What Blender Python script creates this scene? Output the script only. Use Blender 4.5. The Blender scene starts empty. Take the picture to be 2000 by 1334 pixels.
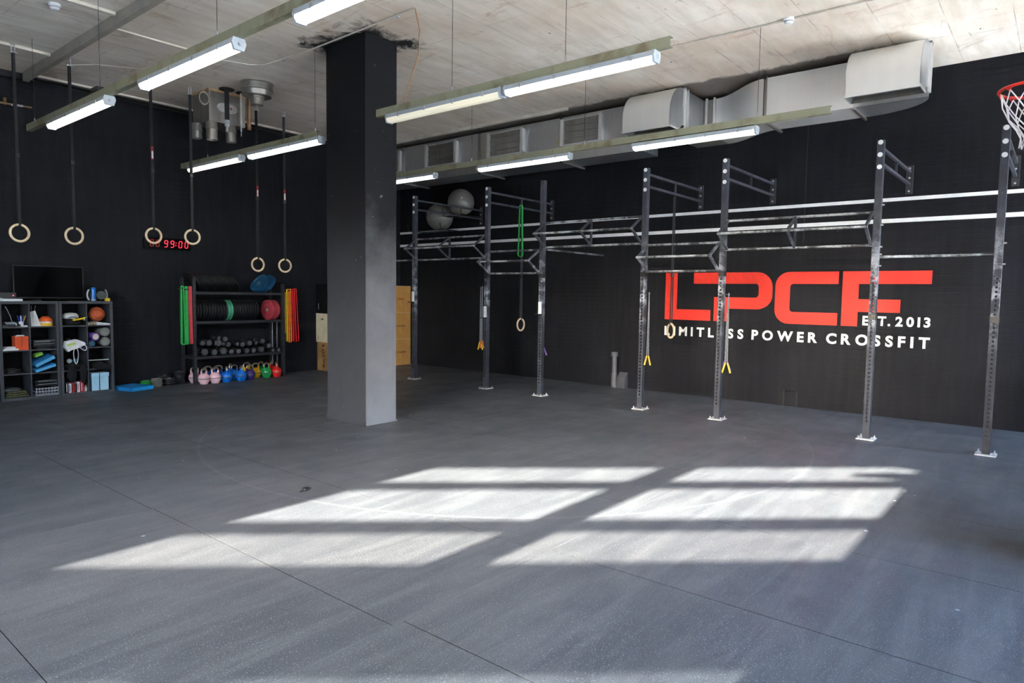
import bpy, math, random
from math import sin, cos, pi, radians as rad
from mathutils import Vector, Matrix
random.seed(7)
S = bpy.context.scene
COL = S.collection

# ------------------------------------------------------------------ camera
CAMZ = 1.72
FPX, YAW, PIT, ROL = 1313.574, rad(50.66343765), rad(-3.99868342), rad(0.82993121)
_f = Vector((sin(YAW)*cos(PIT), cos(YAW)*cos(PIT), sin(PIT)))
_r0 = Vector((cos(YAW), -sin(YAW), 0)); _u0 = _r0.cross(_f)
_r = cos(ROL)*_r0 + sin(ROL)*_u0; _u = -sin(ROL)*_r0 + cos(ROL)*_u0
cam = bpy.data.objects.new('camera', bpy.data.cameras.new('camera')); COL.objects.link(cam)
cam.matrix_world = Matrix(((_r.x, _u.x, -_f.x, 0), (_r.y, _u.y, -_f.y, 0), (_r.z, _u.z, -_f.z, CAMZ), (0, 0, 0, 1)))
cam.data.sensor_width = 36; cam.data.lens = FPX/2000*36; cam.data.clip_end = 300
S.camera = cam

# ------------------------------------------------------------------ light
EXPOSURE = 4.32
S.view_settings.view_transform = 'Standard'; S.view_settings.look = 'None'
S.view_settings.exposure = EXPOSURE; S.view_settings.gamma = 1; S.view_settings.use_curve_mapping = False
SUN_EL = rad(23)
SUN_STRENGTH, SKY_STRENGTH, TUBE = 4.7, 0.64, 0.29
w = bpy.data.worlds.new('sky'); S.world = w; w.use_nodes = True
nt = w.node_tree; nt.nodes.clear()
sky = nt.nodes.new('ShaderNodeTexSky'); sky.sky_type = 'NISHITA'; sky.sun_disc = False
sky.sun_elevation = SUN_EL; sky.sun_rotation = rad(-90); sky.air_density = 1.0; sky.dust_density = 1.5
bg = nt.nodes.new('ShaderNodeBackground'); bg.inputs[1].default_value = SKY_STRENGTH
wo = nt.nodes.new('ShaderNodeOutputWorld')
nt.links.new(sky.outputs[0], bg.inputs[0]); nt.links.new(bg.outputs[0], wo.inputs[0])
sl = bpy.data.lights.new('sun', 'SUN'); sl.energy = SUN_STRENGTH; sl.angle = rad(0.55); sl.color = (1.0, 0.93, 0.81)
sun = bpy.data.objects.new('sun', sl); COL.objects.link(sun)
sd = Vector((cos(SUN_EL), 0.0, -sin(SUN_EL)))
sun.rotation_euler = sd.to_track_quat('-Z', 'Y').to_euler(); sun.location = (-20, 0, 9)
S.cycles.max_bounces = 10; S.cycles.diffuse_bounces = 6; S.cycles.glossy_bounces = 4
S.cycles.transparent_max_bounces = 12
S.cycles.use_denoising = True
S.cycles.sample_clamp_indirect = 4.0

# ------------------------------------------------------------------ points from photo pixels (2000x1334)
def ray(px, py):
    return _r*((px-1000)/FPX) - _u*((py-667)/FPX) + _f
def onz(px, py, z=0.0):
    d = ray(px, py); t = (z-CAMZ)/d.z; return Vector((t*d.x, t*d.y, z))
def ony(px, py, y):
    d = ray(px, py); t = y/d.y; return Vector((t*d.x, y, CAMZ+t*d.z))
def onx(px, py, x):
    d = ray(px, py); t = x/d.x; return Vector((x, t*d.y, CAMZ+t*d.z))

# ------------------------------------------------------------------ materials
def lin(c):
    return tuple(((v/255)/12.92 if v/255 <= 0.04045 else (((v/255)+0.055)/1.055)**2.4) for v in c)
MATS = {}
class NT:
    """tiny node helper"""
    def __init__(s, name):
        s.m = bpy.data.materials.new(name); s.m.use_nodes = True
        s.t = s.m.node_tree; s.b = s.t.nodes['Principled BSDF']; s.o = s.t.nodes['Material Output']
    def n(s, typ, **kw):
        x = s.t.nodes.new(typ)
        for k, v in kw.items():
            if hasattr(x, k) and not k.startswith('i_'): setattr(x, k, v)
        return x
    def l(s, a, b): s.t.links.new(a, b)
    def coord(s, scale=(1, 1, 1), rot=(0, 0, 0), loc=(0, 0, 0), src='Object'):
        c = s.n('ShaderNodeTexCoord'); mp = s.n('ShaderNodeMapping')
        mp.inputs['Scale'].default_value = scale; mp.inputs['Rotation'].default_value = rot; mp.inputs['Location'].default_value = loc
        s.l(c.outputs[src], mp.inputs[0]); return mp.outputs[0]
    def noise(s, vec, scale, detail=4, rough=0.55, dist=0.0):
        x = s.n('ShaderNodeTexNoise'); x.inputs['Scale'].default_value = scale; x.inputs['Detail'].default_value = detail
        x.inputs['Roughness'].default_value = rough; x.inputs['Distortion'].default_value = dist
        s.l(vec, x.inputs['Vector']); return x.outputs[0]
    def ramp(s, fac, a, b, ca=(0, 0, 0, 1), cb=(1, 1, 1, 1)):
        x = s.n('ShaderNodeValToRGB'); e = x.color_ramp.elements
        e[0].position = a; e[0].color = ca; e[1].position = b; e[1].color = cb
        s.l(fac, x.inputs[0]); return x.outputs[0]
    def mix(s, fac, a, b, mode='MIX'):
        x = s.n('ShaderNodeMix'); x.data_type = 'RGBA'; x.blend_type = mode
        for v, k in ((fac, 0), (a, 6), (b, 7)):
            if isinstance(v, (int, float)): x.inputs[k].default_value = v
            elif isinstance(v, tuple): x.inputs[k].default_value = (*v[:3], 1)
            else: s.l(v, x.inputs[k])
        return x.outputs[2]
    def math(s, op, a, b=None, c=None):
        x = s.n('ShaderNodeMath'); x.operation = op
        for i, v in enumerate((a, b, c)):
            if v is None: continue
            if isinstance(v, (int, float)): x.inputs[i].default_value = v
            else: s.l(v, x.inputs[i])
        return x.outputs[0]
    def bump(s, h, strength, dist=0.01):
        x = s.n('ShaderNodeBump'); x.inputs['Strength'].default_value = strength; x.inputs['Distance'].default_value = dist
        s.l(h, x.inputs['Height']); s.l(x.outputs[0], s.b.inputs['Normal'])
    def set(s, **kw):
        for k, v in kw.items(): s.b.inputs[k.replace('_', ' ')].default_value = v

def M(name, rgb, rough=0.5, metal=0.0, var=0.12, scale=9.0, bump=0.0, bscale=60.0, stretch=(1, 1, 1), spec=0.5, rgb2=None, lo=0.35, hi=0.65):
    """plain procedural material: base colour varied by noise, optional fine relief"""
    if name in MATS: return MATS[name]
    k = NT(name); c = lin(rgb)
    v = k.coord(stretch)
    n = k.ramp(k.noise(v, scale), lo, hi)
    c2 = lin(rgb2) if rgb2 else tuple(min(1, x*(1+var)+0.002*var) for x in c)
    c1 = c if rgb2 else tuple(x*(1-var) for x in c)
    k.l(k.mix(n, c1, c2), k.b.inputs['Base Color'])
    k.set(Roughness=rough, Metallic=metal); k.b.inputs['Specular IOR Level'].default_value = spec
    if bump: k.bump(k.noise(v, bscale, 3), bump, 0.004)
    MATS[name] = k.m; return k.m

def emit(name, rgb, strength):
    k = NT(name); k.set(Base_Color=(*lin(rgb), 1), Roughness=0.3)
    k.b.inputs['Emission Color'].default_value = (*lin(rgb), 1); k.b.inputs['Emission Strength'].default_value = strength
    MATS[name] = k.m; return k.m

def m_floor():
    k = NT('rubber_floor')
    v = k.coord(src='Object'); g = k.n('ShaderNodeNewGeometry').outputs['Position']
    big = k.ramp(k.noise(g, 0.55, 5, 0.6, 0.6), 0.3, 0.7)
    mp = k.n('ShaderNodeMapping'); mp.inputs['Rotation'].default_value = (0, 0, rad(38)); mp.inputs['Scale'].default_value = (0.6, 5.0, 1)
    k.l(g, mp.inputs[0])
    streak = k.ramp(k.noise(mp.outputs[0], 1.3, 6, 0.65, 0.8), 0.42, 0.75)
    base = k.mix(big, lin((55, 58, 64)), lin((69, 72, 78)))
    base = k.mix(k.math('MULTIPLY', streak, 0.42), base, lin((112, 113, 115)))
    vor = k.n('ShaderNodeTexVoronoi'); vor.inputs['Scale'].default_value = 70; k.l(g, vor.inputs['Vector'])
    fl = k.ramp(vor.outputs['Distance'], 0.10, 0.22, (1, 1, 1, 1), (0, 0, 0, 1))
    grain = k.ramp(k.noise(g, 150, 2, 0.7), 0.45, 0.72)
    base = k.mix(k.math('MULTIPLY', grain, 0.5), base, lin((124, 125, 127)))
    base = k.mix(k.math('MULTIPLY', fl, 0.38), base, lin((190, 190, 190)))
    # chalk spots and smudges
    vo2 = k.n('ShaderNodeTexVoronoi'); vo2.inputs['Scale'].default_value = 2.6; k.l(g, vo2.inputs['Vector'])
    ch = k.ramp(vo2.outputs['Distance'], 0.02, 0.05, (1, 1, 1, 1), (0, 0, 0, 1))
    msk = k.ramp(k.noise(g, 0.8, 3), 0.5, 0.6)
    base = k.mix(k.math('MULTIPLY', k.math('MULTIPLY', ch, msk), 0.8), base, (0.8, 0.8, 0.8))
    # a faint old ring marked on the floor
    sp = k.n('ShaderNodeSeparateXYZ'); k.l(g, sp.inputs[0])
    dx = k.math('SUBTRACT', sp.outputs[0], 6.75); dy = k.math('SUBTRACT', sp.outputs[1], 5.6)
    d = k.math('SQRT', k.math('ADD', k.math('MULTIPLY', dx, dx), k.math('MULTIPLY', dy, dy)))
    ring = k.math('LESS_THAN', k.math('ABSOLUTE', k.math('SUBTRACT', d, 3.69)), 0.016)
    base = k.mix(k.math('MULTIPLY', ring, 0.05), base, (0.6, 0.6, 0.62))
    k.l(base, k.b.inputs['Base Color'])
    rr = k.ramp(k.noise(g, 1.7, 4), 0.3, 0.7, (0.36, 0.36, 0.36, 1), (0.55, 0.55, 0.55, 1))
    k.l(rr, k.b.inputs['Roughness']); k.set(IOR=1.42)
    k.bump(k.math('ADD', k.noise(g, 260, 2), k.math('MULTIPLY', k.noise(g, 4, 2), 0.4)), 0.22, 0.004)
    MATS['rubber_floor'] = k.m; return k.m

def m_wall():
    k = NT('black_painted_brick')
    g = k.n('ShaderNodeNewGeometry').outputs['Position']
    sp = k.n('ShaderNodeSeparateXYZ'); k.l(g, sp.inputs[0])
    cb = k.n('ShaderNodeCombineXYZ'); k.l(k.math('ADD', sp.outputs[0], sp.outputs[1]), cb.inputs[0]); k.l(sp.outputs[2], cb.inputs[1])
    br = k.n('ShaderNodeTexBrick'); k.l(cb.outputs[0], br.inputs['Vector'])
    br.inputs['Scale'].default_value = 1.0; br.inputs['Brick Width'].default_value = 0.25; br.inputs['Row Height'].default_value = 0.08
    br.inputs['Mortar Size'].default_value = 0.006; br.inputs['Mortar Smooth'].default_value = 0.6
    n1 = k.noise(g, 1.3, 5); n2 = k.noise(g, 26, 4)
    mp = k.n('ShaderNodeMapping'); mp.inputs['Scale'].default_value = (6, 6, 0.5); k.l(g, mp.inputs[0])
    n3 = k.ramp(k.noise(mp.outputs[0], 2, 4), 0.4, 0.75)
    c = k.mix(k.ramp(n1, 0.3, 0.7), lin((25, 25, 29)), lin((32, 32, 37)))
    c = k.mix(k.math('MULTIPLY', n3, 0.3), c, lin((48, 48, 53)))
    k.l(c, k.b.inputs['Base Color']); k.set(Roughness=0.6, IOR=1.2)
    h = k.math('ADD', k.math('MULTIPLY', br.outputs['Fac'], -0.8), k.math('MULTIPLY', n2, 0.7))
    k.bump(h, 0.30, 0.010)
    MATS['wall'] = k.m; return k.m

def m_ceiling():
    k = NT('board_marked_concrete')
    g = k.n('ShaderNodeNewGeometry').outputs['Position']
    sp = k.n('ShaderNodeSeparateXYZ'); k.l(g, sp.inputs[0])
    X, Y = sp.outputs[0], sp.outputs[1]
    mp = k.n('ShaderNodeMapping'); mp.inputs['Scale'].default_value = (0.55, 2.6, 1); k.l(g, mp.inputs[0])
    grain = k.noise(mp.outputs[0], 2.2, 7, 0.62, 0.3)
    patch = k.ramp(k.noise(g, 0.45, 5, 0.6, 0.5), 0.32, 0.68)
    c = k.mix(patch, lin((216, 200, 182)), lin((246, 239, 228)))
    c = k.mix(k.math('MULTIPLY', k.ramp(grain, 0.35, 0.62, (1, 1, 1, 1), (0, 0, 0, 1)), 0.32), c, lin((178, 156, 136)))
    c = k.mix(k.math('MULTIPLY', k.ramp(k.noise(mp.outputs[0], 5, 6, 0.7), 0.62, 0.72), 0.3), c, lin((228, 224, 216)))
    # formwork joints
    br = k.n('ShaderNodeTexBrick'); k.l(g, br.inputs['Vector'])
    br.inputs['Scale'].default_value = 1.0; br.inputs['Brick Width'].default_value = 2.5; br.inputs['Row Height'].default_value = 0.62
    br.inputs['Mortar Size'].default_value = 0.006; br.inputs['Mortar Smooth'].default_value = 0.3
    jm = k.ramp(k.noise(g, 1.6, 4), 0.42, 0.62)
    jt = k.math('MULTIPLY', br.outputs['Fac'], jm)
    c = k.mix(k.math('MULTIPLY', jt, 0.6), c, lin((112, 96, 80)))
    # rust coloured water stains
    st = k.ramp(k.noise(g, 0.9, 8, 0.7, 1.2), 0.60, 0.72)
    mp3 = k.n('ShaderNodeMapping'); mp3.inputs['Scale'].default_value = (1.6, 0.5, 1); k.l(g, mp3.inputs[0])
    st2 = k.ramp(k.noise(mp3.outputs[0], 1.1, 8, 0.75, 1.6), 0.58, 0.66)
    c = k.mix(k.math('MULTIPLY', st2, 0.42), c, lin((168, 128, 92)))
    mp4 = k.n('ShaderNodeMapping'); mp4.inputs['Scale'].default_value = (0.9, 7, 1); k.l(g, mp4.inputs[0])
    c = k.mix(k.math('MULTIPLY', k.ramp(k.noise(mp4.outputs[0], 2.4, 8, 0.75, 0.4), 0.60, 0.68), 0.5), c, lin((120, 104, 90)))
    c = k.mix(k.math('MULTIPLY', st, 0.5), c, lin((150, 112, 82)))
    # nail marks and tie holes
    mp2 = k.n('ShaderNodeMapping'); mp2.inputs['Scale'].default_value = (1.1, 2.6, 1); k.l(g, mp2.inputs[0])
    vo = k.n('ShaderNodeTexVoronoi'); vo.inputs['Scale'].default_value = 1.6; k.l(mp2.outputs[0], vo.inputs['Vector'])
    hole = k.ramp(vo.outputs['Distance'], 0.035, 0.05, (1, 1, 1, 1), (0, 0, 0, 1))
    hole = k.math('MULTIPLY', hole, k.ramp(k.noise(g, 14, 3, 0.8), 0.42, 0.5))
    c = k.mix(k.math('MULTIPLY', hole, 0.9), c, lin((40, 34, 30)))
    # black overspray round the pillar head; overspray and painted shade along the wall duct
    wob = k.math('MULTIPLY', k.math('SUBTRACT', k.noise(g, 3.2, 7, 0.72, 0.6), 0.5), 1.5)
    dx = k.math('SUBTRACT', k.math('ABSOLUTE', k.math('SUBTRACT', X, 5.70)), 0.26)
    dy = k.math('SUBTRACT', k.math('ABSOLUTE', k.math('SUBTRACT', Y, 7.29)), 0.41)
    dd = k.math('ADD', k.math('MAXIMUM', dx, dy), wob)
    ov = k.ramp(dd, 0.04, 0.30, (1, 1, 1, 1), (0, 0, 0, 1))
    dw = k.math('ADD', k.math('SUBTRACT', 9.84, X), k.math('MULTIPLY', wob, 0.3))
    ov_shade = k.ramp(dw, -0.04, 0.10, (1, 1, 1, 1), (0, 0, 0, 1))
    ov_shade = k.math('MULTIPLY', ov_shade, k.ramp(k.math('MULTIPLY', Y, 0.1), 0.13, 0.2))
    c = k.mix(k.math('MULTIPLY', ov_shade, 0.75), c, lin((44, 40, 38)))
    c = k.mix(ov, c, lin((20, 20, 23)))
    k.l(c, k.b.inputs['Base Color']); k.set(Roughness=0.85)
    h = k.math('SUBTRACT', k.math('MULTIPLY', grain, 0.5), k.math('MULTIPLY', br.outputs['Fac'], 0.6))
    k.bump(k.math('SUBTRACT', h, hole), 0.4, 0.012)
    MATS['ceiling'] = k.m; return k.m

def m_glass(name, tint):
    k = NT(name); k.t.nodes.remove(k.b)
    tr = k.n('ShaderNodeBsdfTransparent'); tr.inputs[0].default_value = (*tint, 1)
    gl = k.n('ShaderNodeBsdfGlossy'); gl.inputs['Roughness'].default_value = 0.02
    fr = k.n('ShaderNodeFresnel'); fr.inputs[0].default_value = 1.25
    mx = k.n('ShaderNodeMixShader'); k.l(fr.outputs[0], mx.inputs[0]); k.l(tr.outputs[0], mx.inputs[1]); k.l(gl.outputs[0], mx.inputs[2])
    k.l(mx.outputs[0], k.o.inputs[0]); MATS[name] = k.m; return k.m

def m_steel_chalk():
    k = NT('black_steel_with_chalk')
    g = k.coord()
    n = k.ramp(k.noise(g, 3.8, 5, 0.7, 0.4), 0.44, 0.60)
    f = k.ramp(k.noise(g, 60, 3, 0.7), 0.35, 0.65)
    a = k.math('MULTIPLY', n, k.math('ADD', 0.45, k.math('MULTIPLY', f, 0.55)))
    k.l(k.mix(a, lin((66, 66, 72)), lin((214, 218, 222))), k.b.inputs['Base Color'])
    k.l(k.ramp(a, 0, 1, (0.35, 0.35, 0.35, 1), (0.8, 0.8, 0.8, 1)), k.b.inputs['Roughness']); k.set(Metallic=0.35)
    MATS['chalk_steel'] = k.m; return k.m

def m_upright():
    k = NT('powder_coated_upright')
    g = k.n('ShaderNodeNewGeometry').outputs['Position']
    sp = k.n('ShaderNodeSeparateXYZ'); k.l(g, sp.inputs[0])
    n = k.ramp(k.noise(g, 7, 5, 0.7), 0.46, 0.66)
    worn = k.ramp(k.math('ABSOLUTE', k.math('SUBTRACT', sp.outputs[2], 1.85)), 0.1, 0.75, (1, 1, 1, 1), (0.06, 0.06, 0.06, 1))
    a = k.math('MULTIPLY', n, worn)
    k.l(k.mix(a, lin((60, 62, 70)), lin((182, 187, 198))), k.b.inputs['Base Color'])
    k.set(Roughness=0.55, Metallic=0.0, IOR=1.3)
    k.bump(k.noise(g, 160, 2), 0.1, 0.002)
    MATS['upright'] = k.m; return k.m

def m_wood(name, c1, c2, axis='z', scale=3.0):
    k = NT(name)
    st = {'x': (0.6, 7, 7), 'y': (7, 0.6, 7), 'z': (5, 5, 1.6)}[axis]
    v = k.coord(st)
    n = k.noise(v, scale, 6, 0.6, 0.9)
    w2 = k.n('ShaderNodeTexWave'); w2.inputs['Scale'].default_value = 1.2; w2.inputs['Distortion'].default_value = 7; w2.inputs['Detail'].default_value = 3
    k.l(v, w2.inputs['Vector'])
    f = k.math('ADD', k.math('MULTIPLY', n, 0.86), k.math('MULTIPLY', w2.outputs['Fac'], 0.14))
    k.l(k.mix(k.ramp(f, 0.3, 0.7), lin(c1), lin(c2)), k.b.inputs['Base Color'])
    k.set(Roughness=0.55); k.bump(n, 0.1, 0.003)
    MATS[name] = k.m; return k.m

def m_galv(name, c1, c2, rough=0.42, metal=0.75):
    k = NT(name)
    v = k.coord((7, 7, 0.7))
    n = k.noise(v, 1.3, 5, 0.6, 0.3); n2 = k.noise(k.coord(), 18, 3, 0.7)
    f = k.math('ADD', k.math('MULTIPLY', n, 0.6), k.math('MULTIPLY', k.noise(k.coord(), 2.2, 3), 0.4))
    k.l(k.mix(k.ramp(f, 0.3, 0.7), lin(c1), lin(c2)), k.b.inputs['Base Color'])
    k.set(Metallic=metal, Roughness=rough)
    MATS[name] = k.m; return k.m

def m_frost_fill():  # for the added fill glazing behind the camera
    k = NT('frosted_fill_pane'); k.t.nodes.remove(k.b)
    tr = k.n('ShaderNodeBsdfTranslucent'); tr.inputs[0].default_value = (0.10, 0.115, 0.135, 1)
    df = k.n('ShaderNodeBsdfDiffuse'); df.inputs[0].default_value = (0.25, 0.26, 0.27, 1)
    ad = k.n('ShaderNodeAddShader'); k.l(tr.outputs[0], ad.inputs[0]); k.l(df.outputs[0], ad.inputs[1]); k.l(ad.outputs[0], k.o.inputs[0]); return k.m
FROST_FILL = m_frost_fill()
FLOOR, WALL, CEIL = m_floor(), m_wall(), m_ceiling()
GLASS = m_glass('window_glass', (0.95, 0.97, 0.97)); GLASS2 = m_glass('sun_dimming_glass_low', (0.5, 0.53, 0.55)); GLASS3 = m_glass('sun_dimming_glass_mid', (0.78, 0.78, 0.77))  # darker lower rows, tint added to dim their bands of sun
CHALKBAR, UPR = m_steel_chalk(), m_upright()
GALV = m_galv('galvanised_sheet', (186, 188, 191), (202, 204, 207), 0.30, 0.85)
GALVD = m_galv('dull_vent_steel', (140, 136, 130), (176, 172, 166), 0.4, 0.8)
CREAMY = m_galv('aged_cream_duct_paint', (216, 216, 215), (224, 224, 222), 0.36, 0.5)
BEAM = M('olive_grey_beam_paint', (146, 146, 122), 0.55, 0.1, rgb2=(112, 98, 74), scale=5, stretch=(3, 1, 1), lo=0.5, hi=0.75)
DARKST = M('black_steel', (58, 58, 63), 0.4, 0.4, bump=0.1, bscale=150)
CHROME = M('bright_zinc', (205, 205, 208), 0.25, 0.45, var=0.06)
WHITEP = M('white_plastic', (226, 228, 230), 0.4, var=0.04)
GREYP = M('light_grey_plastic', (168, 176, 184), 0.45, var=0.05)
BLACKP = M('black_plastic', (24, 24, 26), 0.4, var=0.2)
BLACKG = M('gloss_black', (5, 5, 6), 0.12, var=0.1, spec=0.25)
RUB = M('black_rubber', (34, 34, 37), 0.42, var=0.2, bump=0.1)
SHELF = M('dark_grey_laminate', (70, 71, 76), 0.5, var=0.08, scale=4)
STRAP = M('black_webbing', (24, 24, 27), 0.7, var=0.15, bump=0.2, bscale=200)
GREYSTRAP = M('grey_webbing', (66, 67, 72), 0.7, var=0.12, bump=0.2, bscale=200)
RINGW = m_wood('pale_birch', (214, 184, 146), (236, 214, 182), 'z', 4)
PLY = m_wood('orange_plywood', (182, 128, 66), (208, 156, 90), 'z', 2.5)
PLYD = m_wood('brown_plywood', (120, 86, 50), (160, 122, 78), 'z', 2.5)
PLYW = m_wood('pale_plywood', (186, 170, 142), (214, 200, 174), 'z', 2.5)
INK = M('black_ink', (26, 22, 20), 0.8)
REDINK = M('red_ink', (170, 30, 26), 0.8)
REDPAINT = M('red_wall_paint', (232, 46, 30), 0.6, var=0.08, scale=14, bump=0.3, bscale=40)
WHITEPAINT = M('white_wall_paint', (246, 246, 246), 0.6, var=0.04, scale=14, bump=0.3, bscale=40)
def m_pillar():
    k = NT('black_pillar_paint_with_dust_and_bounce')
    g = k.n('ShaderNodeNewGeometry').outputs['Position']
    sp = k.n('ShaderNodeSeparateXYZ'); k.l(g, sp.inputs[0])
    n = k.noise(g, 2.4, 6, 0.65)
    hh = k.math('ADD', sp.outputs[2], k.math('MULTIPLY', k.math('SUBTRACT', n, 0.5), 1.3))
    dust_bounce = k.ramp(k.math('MULTIPLY', hh, 0.2), 0.02, 0.56, (1, 1, 1, 1), (0, 0, 0, 1))  # pale low part: chalk dust plus sun bounce off the floor, painted in
    side = k.math('GREATER_THAN', sp.outputs[0], 5.4435)      # the left face is darkened here to stand for its shade
    dust_bounce = k.math('MULTIPLY', dust_bounce, k.math('ADD', 0.2, k.math('MULTIPLY', side, 0.8)))
    c = k.mix(dust_bounce, lin((24, 24, 28)), lin((142, 142, 147)))
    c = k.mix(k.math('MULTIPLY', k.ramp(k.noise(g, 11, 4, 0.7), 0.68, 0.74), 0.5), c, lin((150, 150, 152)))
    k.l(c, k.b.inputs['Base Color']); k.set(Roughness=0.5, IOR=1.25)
    k.bump(k.noise(g, 9, 4), 0.12, 0.006)
    return k.m
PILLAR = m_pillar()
TUBEM = emit('lit_diffuser', (255, 255, 255), TUBE)
TUBEW = emit('warm_lit_diffuser', (255, 246, 222), TUBE*0.9)
TUBEOFF = M('yellowed_diffuser', (226, 220, 196), 0.35, var=0.08, scale=3)
TUBED = emit('dim_diffuser', (236, 230, 206), 0.022)

# ------------------------------------------------------------------ mesh builder
class MB:
    def __init__(s): s.v = []; s.f = []
    def add(s, vs, fs):
        o = len(s.v); s.v += [tuple(v) for v in vs]; s.f += [tuple(i+o for i in f) for f in fs]; return s
    def box(s, x0, x1, y0, y1, z0, z1):
        return s.add([(x0, y0, z0), (x1, y0, z0), (x1, y1, z0), (x0, y1, z0), (x0, y0, z1), (x1, y0, z1), (x1, y1, z1), (x0, y1, z1)],
                     [(3, 2, 1, 0), (4, 5, 6, 7), (0, 1, 5, 4), (1, 2, 6, 5), (2, 3, 7, 6), (3, 0, 4, 7)])
    def bevbox(s, x0, x1, y0, y1, z0, z1, b=0.005):
        """box with chamfered vertical and horizontal edges"""
        p = lambda x0, x1, y0, y1: [(x0+b, y0), (x1-b, y0), (x1, y0+b), (x1, y1-b), (x1-b, y1), (x0+b, y1), (x0, y1-b), (x0, y0+b)]
        A = p(x0, x1, y0, y1); I = p(x0+b, x1-b, y0+b, y1-b)
        vs = [(x, y, z0) for x, y in I]+[(x, y, z0+b) for x, y in A]+[(x, y, z1-b) for x, y in A]+[(x, y, z1) for x, y in I]
        fs = [tuple(range(7, -1, -1)), tuple(range(24, 32))]
        for r in range(3):
            for i in range(8):
                j = (i+1) % 8; fs.append((r*8+i, r*8+j, r*8+8+j, r*8+8+i))
        return s.add(vs, fs)
    def prism(s, poly, a, b, ax='z'):
        """polygon extruded along an axis: z -> (x,y); x -> (y,z); y -> (x,z)"""
        n = len(poly)
        P = {'z': lambda u, v, w: (u, v, w), 'x': lambda u, v, w: (w, u, v), 'y': lambda u, v, w: (u, w, v)}[ax]
        vs = [P(u, v, a) for u, v in poly]+[P(u, v, b) for u, v in poly]
        fs = [tuple(range(n-1, -1, -1)), tuple(range(n, 2*n))]+[(i, (i+1) % n, n+(i+1) % n, n+i) for i in range(n)]
        return s.add(vs, fs)
    def bar(s, p, q, w, h, up=(0, 0, 1)):
        """rectangular bar from p to q"""
        p, q = Vector(p), Vector(q); d = (q-p).normalized(); u = Vector(up)
        if abs(d.dot(u)) > 0.98: u = Vector((1, 0, 0))
        a = d.cross(u).normalized()*w/2; b = a.cross(d).normalized()*h/2
        vs = [c+i*a+j*b for c in (p, q) for i, j in ((-1, -1), (1, -1), (1, 1), (-1, 1))]
        return s.add(vs, [(0, 1, 2, 3), (7, 6, 5, 4), (0, 4, 5, 1), (1, 5, 6, 2), (2, 6, 7, 3), (3, 7, 4, 0)])
    def tube(s, pts, r, n=10, closed=False, caps=True):
        pts = [Vector(p) for p in pts]; m = len(pts); rings = []
        rr = r if isinstance(r, (list, tuple)) else [r]*m
        ref = None; vs = []
        for i, p in enumerate(pts):
            if closed: d = (pts[(i+1) % m]-pts[i-1])
            else: d = pts[min(i+1, m-1)]-pts[max(i-1, 0)]
            d.normalize()
            if ref is None:
                ref = Vector((0, 0, 1)) if abs(d.z) < 0.9 else Vector((1, 0, 0))
            a = (ref-d*ref.dot(d)); a.normalize(); ref = a; b = d.cross(a)
            vs += [p+rr[i]*(cos(2*pi*k/n)*a+sin(2*pi*k/n)*b) for k in range(n)]
        fs = []
        for i in range(m if closed else m-1):
            j = (i+1) % m
            for k in range(n):
                l = (k+1) % n; fs.append((i*n+k, i*n+l, j*n+l, j*n+k))
        if caps and not closed: fs += [tuple(range(n-1, -1, -1)), tuple(range((m-1)*n, m*n))]
        return s.add(vs, fs)
    def cyl(s, p, q, r, n=16, r2=None): return s.tube([p, q], [r, r if r2 is None else r2], n)
    def lathe(s, prof, n=24, axis='z', o=(0, 0, 0)):
        """profile of (radius, height) pairs turned about an axis"""
        vs = []; m = len(prof); ox, oy, oz = o
        for r, h in prof:
            for k in range(n):
                a = 2*pi*k/n; u, v = r*cos(a), r*sin(a)
                vs.append({'z': (ox+u, oy+v, oz+h), 'x': (ox+h, oy+u, oz+v), 'y': (ox+v, oy+h, oz+u)}[axis])
        fs = [(i*n+k, i*n+(k+1) % n, (i+1)*n+(k+1) % n, (i+1)*n+k) for i in range(m-1) for k in range(n)]
        if prof[0][0] > 1e-4: fs.append(tuple(range(n-1, -1, -1)))
        if prof[-1][0] > 1e-4: fs.append(tuple(range((m-1)*n, m*n)))
        return s.add(vs, fs)
    def sphere(s, c, r, n=20, m=12, sq=1.0):
        return s.lathe([(max(1e-5, r*sin(pi*i/m)), -r*sq*cos(pi*i/m)) for i in range(m+1)], n, 'z', c)
    def strip(s, pts, wv, t):
        """flat band along pts: wv = width vector, t = thickness (closed loop)"""
        m = len(pts); pts = [Vector(p) for p in pts]; wv = Vector(wv); vs = []
        for i in range(m):
            d = (pts[(i+1) % m]-pts[i-1]).normalized(); nn = d.cross(wv).normalized()*t/2
            vs += [pts[i]-wv/2-nn, pts[i]+wv/2-nn, pts[i]+wv/2+nn, pts[i]-wv/2+nn]
        fs = []
        for i in range(m):
            j = (i+1) % m
            for k in range(4): l = (k+1) % 4; fs.append((i*4+k, i*4+l, j*4+l, j*4+k))
        return s.add(vs, fs)
    def xf(s, mat, start=0):
        for i in range(start, len(s.v)): s.v[i] = tuple(mat @ Vector(s.v[i]))
        return s

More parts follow.
